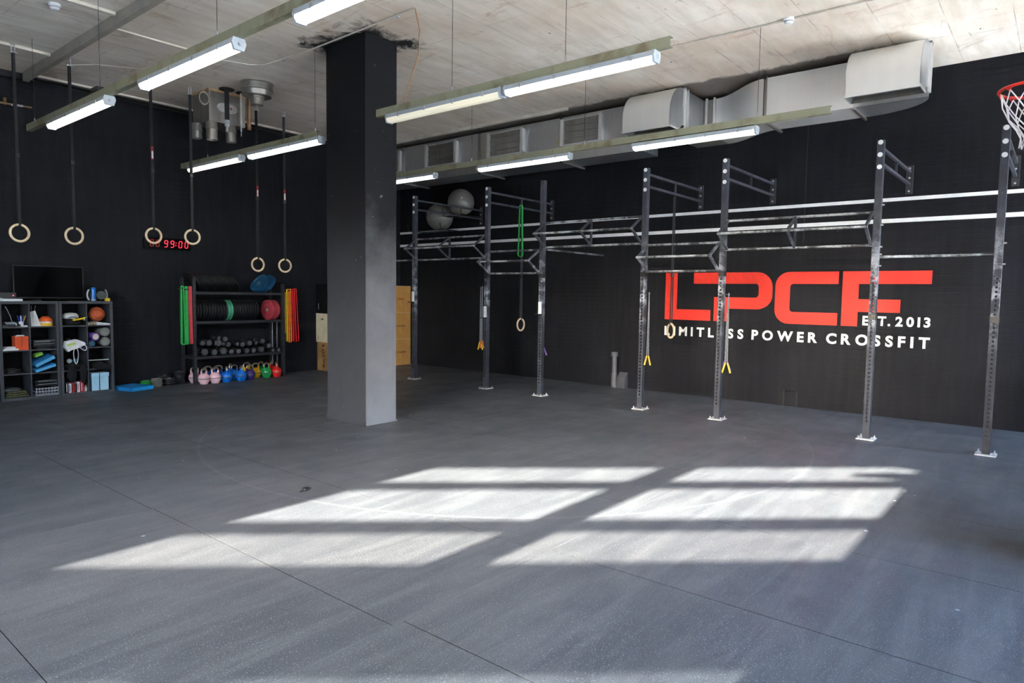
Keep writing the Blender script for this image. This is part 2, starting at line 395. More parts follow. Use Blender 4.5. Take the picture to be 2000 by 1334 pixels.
def obj(name, mb, mat, parent=None, smooth=35, loc=None, recalc=True):
    me = bpy.data.meshes.new(name); me.from_pydata(mb.v, [], mb.f)
    if recalc:
        import bmesh
        bm = bmesh.new(); bm.from_mesh(me)
        bmesh.ops.remove_doubles(bm, verts=bm.verts, dist=2e-5)
        bmesh.ops.recalc_face_normals(bm, faces=bm.faces); bm.to_mesh(me); bm.free()
    me.materials.append(mat); me.update()
    if smooth:
        me.shade_smooth(); me.set_sharp_from_angle(angle=rad(smooth))
    o = bpy.data.objects.new(name, me); COL.objects.link(o)
    if parent: o.parent = parent
    if loc: o.location = loc
    return o
def tag(o, label=None, cat=None, group=None, kind=None):
    if label: o['label'] = label
    if cat: o['category'] = cat
    if group: o['group'] = group
    if kind: o['kind'] = kind
    return o
def thing(name, label, cat, loc=(0, 0, 0), rz=0.0, group=None, rot=None):
    o = bpy.data.objects.new(name, None); COL.objects.link(o); o.empty_display_size = 0.1
    o.location = loc; o.rotation_euler = rot if rot else (0, 0, rz)
    return tag(o, label, cat, group)
def struct(name, mb, mat, smooth=0, label=None):
    o = obj(name, mb, mat, None, smooth); o['kind'] = 'structure'
    return tag(o, label)
def dup(o, loc=None, rot=None, label=None, group=None, parent=None, mats=None):
    c = o.copy(); COL.objects.link(c)
    if parent is not None: c.parent = parent
    if loc is not None: c.location = loc
    if rot is not None: c.rotation_euler = rot
    if label: c['label'] = label
    if group: c['group'] = group
    for ch in list(o.children): dup(ch, parent=c)
    return c
def again(proto, used, **kw):
    """first call hands out the prototype itself, later calls copies"""
    if not used:
        used.append(1); o = proto
        if kw.get('loc') is not None: o.location = kw['loc']
        if kw.get('rot') is not None: o.rotation_euler = kw['rot']
        if kw.get('label'): o['label'] = kw['label']
        return o
    return dup(proto, **kw)
ORD = ['first', 'second', 'third', 'fourth', 'fifth', 'sixth', 'seventh', 'eighth', 'ninth', 'tenth', 'eleventh', 'twelfth', 'thirteenth',
       'fourteenth', 'fifteenth', 'sixteenth', 'seventeenth', 'eighteenth', 'nineteenth', 'twentieth']

def text_mesh(s, size=1.0, bold=0.0, depth=0.0):
    cu = bpy.data.curves.new('lettering', 'FONT'); cu.body = s; cu.size = size; cu.offset = bold; cu.extrude = depth; cu.resolution_u = 4
    o = bpy.data.objects.new('lettering', cu); COL.objects.link(o)
    dg = bpy.context.evaluated_depsgraph_get(); dg.update()
    me = bpy.data.meshes.new_from_object(o.evaluated_get(dg))
    bpy.data.objects.remove(o); bpy.data.curves.remove(cu)
    return me
def text_obj(name, s, mat, mtx, parent, height, bold=0.0, width=None, depth=0.0008, center=True):
    """letters scaled to a cap height (and width), placed by a matrix whose x,y axes span the writing"""
    me = text_mesh(s, 1.0, bold, depth)
    xs = [v.co.x for v in me.vertices]; ys = [v.co.y for v in me.vertices]
    sc = height/(max(ys)-min(ys)); sx = sc if width is None else width/(max(xs)-min(xs))
    cx = (min(xs)+max(xs))/2 if center else min(xs); cy = (min(ys)+max(ys))/2 if center else min(ys)
    for v in me.vertices:
        v.co = mtx @ Vector(((v.co.x-cx)*sx, (v.co.y-cy)*sc, v.co.z))
    me.materials.clear(); me.materials.append(mat)
    o = bpy.data.objects.new(name, me); COL.objects.link(o); o.parent = parent
    return o
def frame(o, x, y):
    """matrix with origin o and in-plane axes x (reading direction), y (up)"""
    x, y = Vector(x).normalized(), Vector(y).normalized(); z = x.cross(y)
    return Matrix(((x.x, y.x, z.x, o[0]), (x.y, y.y, z.y, o[1]), (x.z, y.z, z.z, o[2]), (0, 0, 0, 1)))

# ================================================================== THE SETTING
XR, YB, CZ, XL, YF = 11.10, 12.68, 4.95, -6.0, -2.3
NRM = Vector((0.733, 0.680)); WD = Vector((0.680, -0.733)); W0 = -0.70    # slanted window wall behind the camera
def wline_x(y): return (W0-0.680*y)/0.733
PFL = (wline_x(YF), YF); PLL = (XL, (W0-0.733*XL)/0.680)
poly = [(XR, YF), (XR, YB), (XL, YB), PLL, PFL]

floor = struct('floor', MB().prism(poly, -0.25, -0.012), M('dark_screed', (40, 40, 43), 0.9, scale=3))
# rubber mats laid in rows on the floor: 1.32 m wide, 2.85 m long
used = {}
def mat_piece(w_, l_):
    key = (round(w_, 3), round(l_, 3))
    if key not in used:
        used[key] = MB().bevbox(0, w_, 0, l_, -0.012, 0, 0.0022)
    return used[key]
import bisect
rows = [(YF, -0.25, 0.72), (-0.25, 2.60, 4.94), (2.60, 5.45, 3.55), (5.45, 8.30, 4.86), (8.30, 11.15, 4.20), (11.15, YB, 3.90)]
meshes = {}
EDGE = M('cut_rubber_edge', (18, 18, 20), 0.9)
for y0, y1, xs in rows:
    n0 = math.floor((-1.4-xs)/1.32); x = xs+n0*1.32
    while x < XR-0.01:
        x1 = min(x+1.32, XR)
        # left part of the room follows the slanted wall: keep only mats whose corners are inside
        if all(0.733*cx_+0.680*cy_ > W0 for cx_ in (x, x1) for cy_ in (y0, y1)) or True:
            if 0.733*x1+0.680*y1 > W0 and x > -5.9:
                g = 0.0022
                key = (round(x1-x, 3), round(y1-y0, 3))
                o = None
                if key in meshes:
                    o = bpy.data.objects.new('rubber_mat', meshes[key]); COL.objects.link(o); o.parent = floor
                else:
                    o = obj('rubber_mat', MB().bevbox(g, x1-x-g, g, y1-y0-g, -0.012, 0, 0.0005), FLOOR, floor, 0); meshes[key] = o.data
                    o.data.materials.append(EDGE)
                    for f_ in o.data.polygons:
                        if abs(f_.normal.z) < 0.5: f_.material_index = 1
                o.location = (x, y0, 0)
        x = x1
for y0 in (-0.25, 2.60, 5.45):      # chalk dust packed in the long seams
    obj('seam_filler', MB().box(wline_x(y0)+0.1, XR, y0-0.004, y0+0.004, -0.012, -0.0006), M('chalk_filled_seam', (104, 106, 112), 0.9, rgb2=(44, 45, 50), scale=1.4), floor, 0)
struct('ceiling', MB().prism([(a+(0.2 if a > 0 else -0.2), b+(0.2 if b > 0 else -0.2)) for a, b in poly], CZ, CZ+0.25), CEIL)
struct('wall_right', MB().box(XR, XR+0.25, YF-0.25, YB+0.25, -0.25, CZ), WALL)
struct('wall_back', MB().box(XL-0.25, XR, YB, YB+0.25, -0.25, CZ), WALL)
struct('wall_left', MB().box(XL-0.25, XL, PLL[1]-0.1, YB, -0.25, CZ), WALL)

# slanted wall with the sunlit windows (behind the camera)
TE = math.tan(SUN_EL)
def hgt(s): return (s-W0)/0.733*TE
rowsZ = [(hgt(6.11), hgt(6.75)), (hgt(5.06), hgt(5.90)), (hgt(4.20), hgt(4.83)), (0.55, hgt(3.12))]
yj = [1.05, 2.82, 3.08, 4.85]
def wpt(y, z, off=0.0):
    return Vector((wline_x(y)-NRM.x*off, y-NRM.y*off, z))
def slab(mb, ya, yb, za, zb, o0=0.0, o1=0.2):
    vs = [wpt(ya, za, o0), wpt(yb, za, o0), wpt(yb, za, o1), wpt(ya, za, o1), wpt(ya, zb, o0), wpt(yb, zb, o0), wpt(yb, zb, o1), wpt(ya, zb, o1)]
    return mb.add(vs, [(3, 2, 1, 0), (4, 5, 6, 7), (0, 1, 5, 4), (1, 2, 6, 5), (2, 3, 7, 6), (3, 0, 4, 7)])
wf = MB()
FY0, FY1, FZ0, FZ1 = YF+0.15, 0.80, 0.9, 4.7          # added frosted glazing right of the sunlit panes, soft fill for the near floor
slab(wf, FY1, yj[0], -0.25, CZ); slab(wf, PFL[1]-0.2, FY0, -0.25, CZ); slab(wf, FY0, FY1, -0.25, FZ0); slab(wf, FY0, FY1, FZ1, CZ); slab(wf, yj[3], PLL[1]+0.2, -0.25, CZ)
slab(wf, yj[0], yj[3], -0.25, rowsZ[3][0]); slab(wf, yj[0], yj[3], rowsZ[0][1], CZ); slab(wf, yj[0], yj[3], rowsZ[3][1], rowsZ[2][0])
struct('wall_window', wf, WALL)
fr = MB()
slab(fr, yj[1], yj[2], rowsZ[2][0], rowsZ[0][1], 0.03, 0.09); slab(fr, yj[1], yj[2], rowsZ[3][0], rowsZ[3][1], 0.03, 0.09)
for a, b in ((rowsZ[1][1], rowsZ[0][0]), (rowsZ[2][1], rowsZ[1][0])):
    slab(fr, yj[0], yj[1], a, b, 0.03, 0.09); slab(fr, yj[2], yj[3], a, b, 0.03, 0.09)
win1 = struct('window_1', fr, DARKST)
for i, (a, b) in enumerate(rowsZ):
    for c, d in ((yj[0], yj[1]), (yj[2], yj[3])):
        obj('pane', slab(MB(), c, d, a, b, 0.055, 0.061), (GLASS, GLASS, GLASS3, GLASS2)[i], win1, 0)
fr = MB()
for k in range(5): slab(fr, FY0+(FY1-FY0)*k/4-0.02, FY0+(FY1-FY0)*k/4+0.02, FZ0, FZ1, 0.03, 0.09)
for z in (FZ0, 2.1, 3.4, FZ1-0.05): slab(fr, FY0, FY1, z, z+0.05, 0.03, 0.09)
fill_win = struct('window_3', fr, DARKST)
for k in range(4):
    for z0, z1 in ((FZ0+0.05, 2.1), (2.15, 3.4), (3.45, FZ1-0.05)):
        obj('pane', slab(MB(), FY0+(FY1-FY0)*k/4+0.02, FY0+(FY1-FY0)*(k+1)/4-0.02, z0, z1, 0.055, 0.061), FROST_FILL, fill_win, 0)
# added cut-outs at the top pane, shaped to nibble the corner of the sunlight
for pts in ([(1654, 928), (1662, 922), (1690, 920.5), (1740, 920), (1800, 921), (1806, 926), (1770, 936), (1750, 935), (1720, 931.5), (1690, 930)], [(1678, 904.5), (1684, 908.5), (1705, 909.5), (1735, 910), (1765, 914), (1793, 919), (1812, 904), (1750, 902)]):
    q = []
    for px, py in pts:
        f_ = onz(px, py); q.append((f_.y, hgt(0.733*f_.x+0.680*f_.y)))
    vs = [wpt(y, z, o_) for o_ in (0.066, 0.070) for y, z in q]; n_ = len(q)
    obj('shadow_cutout', MB().add(vs, [tuple(range(n_)), tuple(range(2*n_-1, n_-1, -1))]+[(i, (i+1) % n_, n_+(i+1) % n_, n_+i) for i in range(n_)]), BLACKP, win1, 0)
# front wall with one tall glazed bay at its right end
wz0, wz1 = 0.15, 4.75
bays = [(1.7, 4.0), (4.2, 6.5), (8.65, 10.95)]
ff = MB().box(PFL[0]-0.1, XR, YF-0.2, YF, -0.25, wz0).box(PFL[0]-0.1, XR, YF-0.2, YF, wz1, CZ)
ex = [PFL[0]-0.1]+[v for b in bays for v in b]+[XR]
for a, b in zip(ex[0::2], ex[1::2]): ff.box(a, b, YF-0.2, YF, wz0, wz1)
struct('wall_front', ff, WALL)
for i, (xa_, xb_) in enumerate(bays):
    m = (xa_+xb_)/2; f2 = MB()
    for z in (wz0, 2.1, 3.35, wz1-0.06): f2.box(xa_, xb_, YF-0.13, YF-0.07, z, z+0.06)
    for x in (xa_, m-0.03, xb_-0.06): f2.box(x, x+0.06, YF-0.13, YF-0.07, wz0, wz1)
    wn = struct('window_%d' % (4+i), f2, DARKST)
    for z0, z1 in ((wz0+0.06, 2.1), (2.16, 3.35), (3.41, wz1-0.06)):
        for x0, x1 in ((xa_+0.06, m-0.03), (m+0.03, xb_-0.06)):
            obj('pane', MB().box(x0, x1, YF-0.103, YF-0.097, z0, z1), GLASS, wn, 0)
# house across the street, unseen, added to keep low sky off the far floor
struct('sky_block_street', MB().box(-25, 45, -30, -22, -0.3, 13), M('sky_block_facade', (92, 86, 80), 0.9, scale=1.2))
struct('ground', MB().box(-60, 60, -60, 60, -0.6, -0.26), M('pale_paving', (216, 212, 204), 0.9, scale=1.5))

struct('sky_block_yard', MB().box(-36, -28, -20, 40, -0.3, 6.5), MATS['sky_block_facade'])  # unseen facade added to block low sky on the yard side
# pilaster on the right wall, service hatch at its foot, cornice strips
struct('trim_1', MB().box(XR-0.005, XR, 3.23, 3.41, 0, CZ), WALL)
struct('trim_2', MB().box(XR-0.012, XR, -3.2, 2.2, CZ-0.22, CZ-0.16), WALL)
battens = M('cream_batten_paint', (206, 198, 184), 0.7, scale=4)
struct('trim_3', MB().box(3.45, 9.4, 12.27, 12.33, CZ-0.03, CZ+0.01), battens)
struct('trim_4', MB().box(3.45, 9.4, 12.34, 12.47, CZ-0.05, CZ+0.01), M('black_cornice_paint', (22, 22, 24), 0.7))
struct('trim_5', MB().box(2.0, 3.45, 12.38, 12.50, CZ-0.09, CZ+0.01), MATS['black_cornice_paint'])
struct('trim_6', MB().box(XL, 3.30, 8.77, 8.83, CZ-0.035, CZ+0.01), battens)
struct('trim_7', MB().box(XL, 3.30, 11.02, 11.08, CZ-0.035, CZ+0.01), battens)
struct('trim_8', MB().box(3.40, 4.38, 9.285, 9.31, CZ-0.02, CZ+0.01), battens)
struct('trim_9', MB().box(9.69, 9.75, 6.81, YB, CZ-0.05, CZ+0.01), battens)
struct('trim_10', MB().box(3.31, 3.38, 3.0, 12.30, CZ-0.13, CZ+0.01), M('grey_trunking_paint', (150, 143, 132), 0.7, rgb2=(168, 160, 146), scale=3))

# white target lines painted on the right wall
for i, (z0, z1) in enumerate(((3.143, 3.193), (2.836, 2.894))):
    struct('trim_%d' % (11+i), MB().box(XR-0.009, XR, YF, YB, z0, z1), WHITEPAINT, 0, ('upper' if i == 0 else 'lower')+' of two white stripes painted along the black right wall')
struct('trim_13', MB().box(XR-0.007, XR, 3.218, 3.23, 2.6, CZ), BLACKP)

# service hatch in the right wall
t = thing('wall_hatch', 'small square hatch cover at the foot of the black wall', 'hatch', (XR, 3.32, 0))
obj('hatch_cover', MB().bevbox(-0.012, 0, -0.085, 0.09, 0.01, 0.225, 0.003), WALL, t, 0)
obj('hatch_frame', MB().box(-0.005, 0, -0.105, -0.09, 0, 0.24).box(-0.005, 0, 0.095, 0.11, 0, 0.24).box(-0.005, 0, -0.105, 0.11, 0.23, 0.245), BLACKP, t, 0)

# pillar
t = thing('pillar', 'square dark grey painted concrete pillar standing in the middle of the gym', 'pillar', (5.70, 7.29, 0))
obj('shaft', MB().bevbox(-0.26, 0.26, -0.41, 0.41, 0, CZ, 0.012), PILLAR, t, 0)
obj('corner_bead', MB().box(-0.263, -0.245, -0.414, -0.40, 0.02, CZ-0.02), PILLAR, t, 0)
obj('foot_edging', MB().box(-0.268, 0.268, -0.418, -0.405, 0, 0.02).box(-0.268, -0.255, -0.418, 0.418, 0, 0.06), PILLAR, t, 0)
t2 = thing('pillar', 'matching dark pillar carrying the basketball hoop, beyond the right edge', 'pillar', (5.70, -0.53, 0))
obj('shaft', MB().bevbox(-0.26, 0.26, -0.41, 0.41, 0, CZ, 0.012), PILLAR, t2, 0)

# ================================================================== WALL LETTERING
SX = 3.5714
def wl(px, py):
    p = onx(1280+px/SX, 500+py/SX, XR); return (p.y, p.z)
def arc(c, r0, r1, a0, a1, n=8):
    return [(c[0]+r0*cos(rad(a0+(a1-a0)*i/n)), c[1]+r1*sin(rad(a0+(a1-a0)*i/n))) for i in range(n+1)]
sign = thing('wall_lettering', 'big red LPCF logo with white words LIMITLESS POWER CROSSFIT painted on the wall', 'sign', (XR, 3.5, 1.0))
ZT, ZB = 2.142, 1.318            # top and bottom of the red letters
def zy(y, z): return (y-3.5, z-1.0)
def letter(poly_, mat, name='letter'):
    o = obj(name, MB().prism([zy(a, b) for a, b in poly_], -0.009, 0.0, 'x'), mat, sign, 0); return o
# L P C F : read along -y. columns from the photo
yL0, yL1, yL2 = wl(70, 300)[0], wl(151, 300)[0], wl(384, 410)[0]
letter([(yL0, ZT), (yL0, ZB), (yL2, ZB), (yL2, ZB+0.185), (yL1, ZB+0.185), (yL1, ZT)], REDPAINT)
P = lambda px, py: wl(px, py)
yP0, yPs, yPs2, yP1 = P(272, 123)[0], P(405, 450)[0], P(500, 350)[0], P(818, 230)[0]
bh = 0.19
zm = (ZT+ZB)/2-0.10
out = [(yP0, ZT)] + [(y, z) for y, z in arc((yP1+0.25, ZT-0.25), -0.25, 0.25, 90, 0)]
out += [(y, z) for y, z in arc((yP1+0.25, zm-bh/2+0.22), -0.25, 0.22, 0, -90)]
out += [(yPs2, zm-bh/2), (yPs2, ZB), (yPs, ZB), (yPs, zm+bh/2)]
inr = [(y, z) for y, z in arc((yP1+0.27, zm+bh/2+0.06), -0.05, 0.06, -90, 0, 4)] + [(y, z) for y, z in arc((yP1+0.27, ZT-bh-0.06), -0.05, 0.06, 0, 90, 4)]
letter(out+inr+[(yP0, ZT-bh)], REDPAINT)
yC0, yC1, yC2 = P(835, 300)[0], P(938, 300)[0], P(1283, 113)[0]
co = [(yC2, ZT)]+[(y, z) for y, z in arc((yC0-0.22, ZT-0.22), 0.22, 0.22, 90, 0)]+[(y, z) for y, z in arc((yC0-0.22, ZB+0.22), 0.22, 0.22, 0, -90)]+[(yC2, ZB), (yC2, ZB+bh)]
co += [(y, z) for y, z in arc((yC1-0.05, ZB+bh+0.05), 0.05, 0.05, -90, 0, 4)]+[(y, z) for y, z in arc((yC1-0.05, ZT-bh-0.05), 0.05, 0.05, 0, 90, 4)]+[(yC2, ZT-bh)]
letter(co, REDPAINT)
yF0, yF1, yF2, yF3 = P(1302, 300)[0], P(1416, 300)[0], P(1933, 120)[0], P(1711, 300)[0]
letter([(yF0, ZT), (yF0, ZB), (yF1, ZB), (yF1, zm-bh/2+0.0), (yF3, zm-bh/2+0.0), (yF3, zm+bh/2), (yF1, zm+bh/2), (yF1, ZT-bh), (yF2, ZT-bh), (yF2, ZT)], REDPAINT)
def word(s, y0, y1, z0, z1, bold=0.036):
    """letters one by one between y0 (left) and y1 (right)"""
    ms = []
    for ch in s:
        me = text_mesh(ch, 1.0, bold, 0.0)
        xs_ = [v.co.x for v in me.vertices]; ys_ = [v.co.y for v in me.vertices]
        ms.append([me, min(xs_), max(xs_), min(ys_), max(ys_)])
    cap = max(m[4]-m[3] for m in ms); sc = (z1-z0)/cap; tot = sum(m[2]-m[1] for m in ms)*sc
    gap = ((y0-y1)-tot)/max(1, len(ms)-1); sx = sc
    if gap < 0.02: sx = sc*((y0-y1)-0.02*(len(ms)-1))/tot; gap = 0.02
    y = y0; base = min(m[3] for m in ms)
    for me, a, b, c, d in ms:
        for v in me.vertices: v.co = Vector((-0.009, y-(v.co.x-a)*sx-3.5, z0+(v.co.y-base)*sc-1.0))
        me.materials.clear(); me.materials.append(WHITEPAINT)
        o = bpy.data.objects.new('letter', me); COL.objects.link(o); o.parent = sign
        y -= (b-a)*sx+gap
zb, zt = 1.032, 1.198
word('LIMITLESS', P(65, 520)[0], P(615, 545)[0], zb, zt)
word('POWER', P(672, 555)[0], P(1130, 570)[0], zb, zt)
word('CROSSFIT', P(1192, 575)[0], P(1915, 600)[0], zb, zt)
word('EST.', P(1445, 455)[0], P(1640, 455)[0], 1.335, 1.480)
word('2013', P(1675, 455)[0], P(1920, 455)[0], 1.335, 1.480)

# ================================================================== PULL-UP RIG
rig = thing('pull_up_rig', 'dark steel pull-up rig of seven uprights bolted to the floor along the lettered wall', 'rig', (9.15, 5.3, 0))
UX = 9.15; UY = [10.02, 8.10, 6.86, 4.94, 3.72, 1.81, 0.595]
UH, UW = 3.625, 0.076
RO = Vector((9.15, 5.3, 0))
def L(p): return tuple(Vector(p)-RO)
def upright_mesh():
    """square tube whose two x faces are pierced: a hole every 5 cm up to 2.0 m, pairs of bolt holes above"""
    mb = MB(); h = UW/2; t_ = 0.004
    def face(xo, xi):
        z = 0.0
        def solid(z0, z1):
            mb.add([(xo, -h, z0), (xo, h, z0), (xo, h, z1), (xo, -h, z1)], [(0, 1, 2, 3)])
            mb.add([(xi, -h, z0), (xi, h, z0), (xi, h, z1), (xi, -h, z1)], [(3, 2, 1, 0)])
        def holed(z0, z1, r, n=8, yo=0.0):
            zc = (z0+z1)/2; hh = (z1-z0)/2
            ring = [(yo+r*cos(pi/8+2*pi*i/n), zc+r*sin(pi/8+2*pi*i/n)) for i in range(n)]
            sq = []
            for i in range(n):
                a = pi/8+2*pi*i/n; c_, s_ = cos(a), sin(a); k_ = 1/max(abs(c_), abs(s_)); sq.append((c_*k_*h, zc+s_*k_*hh))
            vs = [(xo, y, z) for y, z in ring]+[(xo, y, z) for y, z in sq]+[(xi, y, z) for y, z in ring]+[(xi, y, z) for y, z in sq]
            # four corners
            cs = [(h, zc+hh), (-h, zc+hh), (-h, zc-hh), (h, zc-hh)]; b0 = len(vs)
            vs += [(xo, y, z) for y, z in cs]+[(xi, y, z) for y, z in cs]
            fs = []
            for i in range(n):
                j = (i+1) % n
                fs += [(i, j, n+j, n+i), (2*n+i, 3*n+i, 3*n+j, 2*n+j), (i, 2*n+i, 2*n+j, j)]
            for q, (i, j) in enumerate(((0, 1), (2, 3), (4, 5), (6, 7))): fs += [(n+i, n+j, b0+q), (3*n+i, b0+4+q, 3*n+j)]
            mb.add(vs, fs)
        solid(0.0, 0.20)
        z = 0.20
        while z < 2.0-1e-6: holed(z, z+0.05, 0.0155); z += 0.05
        solid(z, 2.13); z = 2.13
        while z < 3.29:
            holed(z, z+0.022, 0.0065); solid(z+0.022, z+0.028); holed(z+0.028, z+0.05, 0.0065)
            solid(z+0.05, z+0.147); z += 0.147
        solid(z, UH)
    face(-h, -h+t_); face(h, h-t_)
    mb.box(-h, h, -h, -h+t_, 0, UH).box(-h, h, h-t_, h, 0, UH).box(-h, h, -h, h, UH, UH+0.004)
    return mb
up0 = obj('upright', upright_mesh(), UPR, rig, 0, L((UX, UY[0], 0)), recalc=False)
bp = obj('base_plate', MB().bevbox(-0.10, 0.10, -0.10, 0.10, 0, 0.012, 0.002), M('chalky_zinc', (214, 214, 214), 0.5, 0.4), up0, 0)
for sx in (-0.075, 0.075):
    for sy in (-0.075, 0.075):
        obj('anchor_bolt', MB().cyl((sx, sy, 0.012), (sx, sy, 0.024), 0.016, 6).cyl((sx, sy, 0.02), (sx, sy, 0.045), 0.008, 8), CHROME, up0, 30)
for z in (3.60, 3.455, 3.31):
    obj('washer', MB().lathe([(0.013, 0.0), (0.013, 0.005), (0.028, 0.005), (0.028, 0.0)], 18, 'x', (-UW/2-0.005, 0, z)), WHITEP, up0, 30)
uprights = [up0]
for y in UY[1:]: uprights.append(dup(up0, loc=L((UX, y, 0)), parent=rig))
for ch in list(uprights[2].children):
    if ch.name.startswith('washer'): bpy.data.objects.remove(ch)
uprights[2].location = L((UX, UY[2], 0))
# seven stretches of bars: (upright a, upright b, top z, bottom z, middle bracket)
secs = [(0, 1, 2.775, 2.37, True), (1, 2, 2.48, 2.088, False), (2, 3, 2.92, 2.516, True), (3, 4, 2.486, 2.094, False), (4, 5, 2.776, 2.382, True)]
AX = UX-0.32
for a, b, zt_, zb_, mid in secs:
    ya, yb = UY[a]-UW/2, UY[b]+UW/2; zm_ = (zt_+zb_)/2
    for x, z in ((UX, zt_), (AX, zm_), (UX, zb_)):
        obj('pull_up_bar', MB().cyl(L((x, ya, z)), L((x, yb, z)), 0.0165, 12), CHALKBAR, rig, 40)
    for y in ((ya-0.02, yb+0.02) if not mid else (ya-0.02, (ya+yb)/2, yb+0.02)):
        br_ = MB()
        br_.bar(L((UX, y, zt_)), L((AX, y, zm_)), 0.012, 0.04, (0, 1, 0)); br_.bar(L((UX, y, zb_)), L((AX, y, zm_)), 0.012, 0.04, (0, 1, 0))
        br_ = MB().bar(L((UX, y, zt_)), L((AX, y, zm_)), 0.03, 0.03).bar(L((UX, y, zb_)), L((AX, y, zm_)), 0.03, 0.03)
        if mid and ya-0.1 > y > yb+0.1: br_.bar(L((UX, y, zb_)), L((UX, y, zt_)), 0.03, 0.03)
        obj('triangle_bracket', br_, UPR, rig, 0)
obj('pull_up_bar', MB().cyl(L((UX, UY[5], 2.237)), L((UX, UY[6], 2.237)), 0.0165, 12), CHALKBAR, rig, 40)
obj('pull_up_bar', MB().cyl(L((UX, UY[2], 2.487)), L((XR-0.01, UY[2], 2.487)), 0.0165, 12), CHALKBAR, rig, 40)
obj('pull_up_bar', MB().cyl(L((UX, UY[0], 2.37)), L((UX, UY[0]+1.9, 2.37)), 0.0165, 12), CHALKBAR, rig, 40)
cb0 = MB().bar((0.03, 0, 3.545), (XR-UX-0.012, 0, 3.545), 0.034, 0.034).bar((0.03, 0, 3.365), (XR-UX-0.012, 0, 3.365), 0.034, 0.034)
cb0.bar((0.96, 0, 3.365), (0.96, 0, 3.545), 0.026, 0.026)
wp0 = MB().bevbox(XR-UX-0.012, XR-UX, -0.045, 0.045, 3.23, 3.63, 0.003)
c0 = None
for i in (0, 1, 3, 4, 5, 6):
    if c0 is None:
        c0 = obj('wall_crossbar', cb0, UPR, rig, 0, L((UX, UY[i], 0)))
        obj('wall_plate', wp0, DARKST, c0, 0)
        for z in (3.27, 3.455, 3.59): obj('anchor_bolt', MB().cyl((XR-UX-0.03, 0, z), (XR-UX-0.012, 0, z), 0.014, 8), CHROME, c0, 30)
    else: dup(c0, loc=L((UX, UY[i], 0)), parent=rig)
# black collars, white hook liners
for i, z in ((1, 2.045), (2, 2.04), (3, 2.05), (4, 2.05), (5, 1.51), (6, 1.515)):
    h = UW/2+0.004
    obj('collar', MB().box(-h, h, -h, h, z-0.035, z+0.035), BLACKP, uprights[i], 0)
for i, z in ((0, 1.65), (1, 1.40), (2, 1.50)):
    j = obj('hook', MB().box(-UW/2-0.03, UW/2, UW/2, UW/2+0.008, z-0.11, z+0.1).box(-UW/2-0.11, -UW/2, -0.04, 0.045, z-0.115, z-0.10), BLACKP, uprights[i], 0)
    obj('hook', MB().bevbox(-UW/2-0.02, -UW/2, -0.032, 0.032, z-0.1, z+0.1, 0.003), WHITEP, uprights[i], 0)
# short bolts sticking out of the sixth and seventh uprights
for i, zs in ((5, (2.86, 2.62, 2.36, 2.27, 2.13)), (6, (2.36, 2.13))):
    for z in zs: obj('bolt', MB().cyl((0.0, -UW/2-0.03, z), (0.0, -UW/2, z), 0.009, 8), CHROME, uprights[i], 30)

# ================================================================== GYMNASTIC RINGS
def ring_pts(R, n=40, gap=0.0): return [(R*cos(2*pi*i/n), 0, R*sin(2*pi*i/n)) for i in range(n)]
def make_ring(label, group, top, ring_z, yaw, strap_mat, shackle=True, tag_=False):
    t = thing('gymnastic_ring', label, 'ring', top, yaw, group)
    R, r = 0.112, 0.0165; H = top[2]-ring_z; zc = -H
    obj('hoop', MB().tube([(a, b, c+zc) for a, b, c in ring_pts(R)], r, 12, True), RINGW, t, 60)
    s0 = -0.12 if shackle else -0.02
    zt_ = zc+R
    mb = MB()
    for dy in (-0.012, 0.012):
        mb.bar((0, dy, s0), (0, dy*1.4, zt_+0.02), 0.036, 0.003, (0, 1, 0))
    mb.strip([(0, 0.022*cos(a), zt_+0.004+0.024*sin(a)) for a in [2*pi*i/14 for i in range(14)]], (0.034, 0, 0), 0.003)
    obj('strap', mb, strap_mat, t, 0)
    bz = zt_+0.42*(H-0.3)
    obj('buckle', MB().bevbox(-0.026, 0.026, -0.022, 0.022, bz-0.03, bz+0.03, 0.004), BLACKP, t, 0)
    if shackle:
        pts = [(0.02*cos(a), 0, -0.02+0.02*sin(a)) for a in [pi*i/8 for i in range(9)]]
        obj('shackle', MB().tube([(0.02, 0, -0.12)]+pts+[(-0.02, 0, -0.12)], 0.006, 8).cyl((-0.035, 0, -0.11), (0.045, 0, -0.11), 0.008, 8).lathe([(0.03, 0), (0.03, -0.006), (0.012, -0.008)], 12), CHROME, t, 40)
    if tag_:
        tl = obj('strap_label', MB().box(-0.019, 0.019, -0.018, -0.016, zt_+1.05, zt_+1.25), M('red_tag', (140, 26, 30), 0.6), t, 0)
        obj('white_print', MB().box(-0.012, 0.012, -0.0195, -0.018, zt_+1.07, zt_+1.18), WHITEP, tl, 0)
    return t
RG = 'wooden rings on black straps from the ceiling'
pos = [(2.863, 2.455), (3.515, 2.464), (4.603, 2.55), (5.205, 2.575), (6.347, 2.18), (6.878, 2.182)]
nm = ['leftmost', 'second from the left', 'left of the red clock', 'right of the red clock', 'above the plate rack', 'nearest the pillar']
for i, (x, z) in enumerate(pos):
    make_ring('wooden ring on a black ceiling strap, '+nm[i], RG, (x, 11.0, CZ), z, (0.15, 0.1, 0.0, -0.1, 0.0, -0.12)[i], STRAP, True, i in (2, 4, 5))
make_ring('wooden ring on a grey strap hung from the rig under the green band', 'rings on the rig', (10.14, UY[1], 3.35), 1.142, 0.05, GREYSTRAP, False)
make_ring('wooden ring on a grey strap hung from the rig before the letter L', 'rings on the rig', (10.10, UY[3], 3.35), 1.168, 0.95, GREYSTRAP, False)

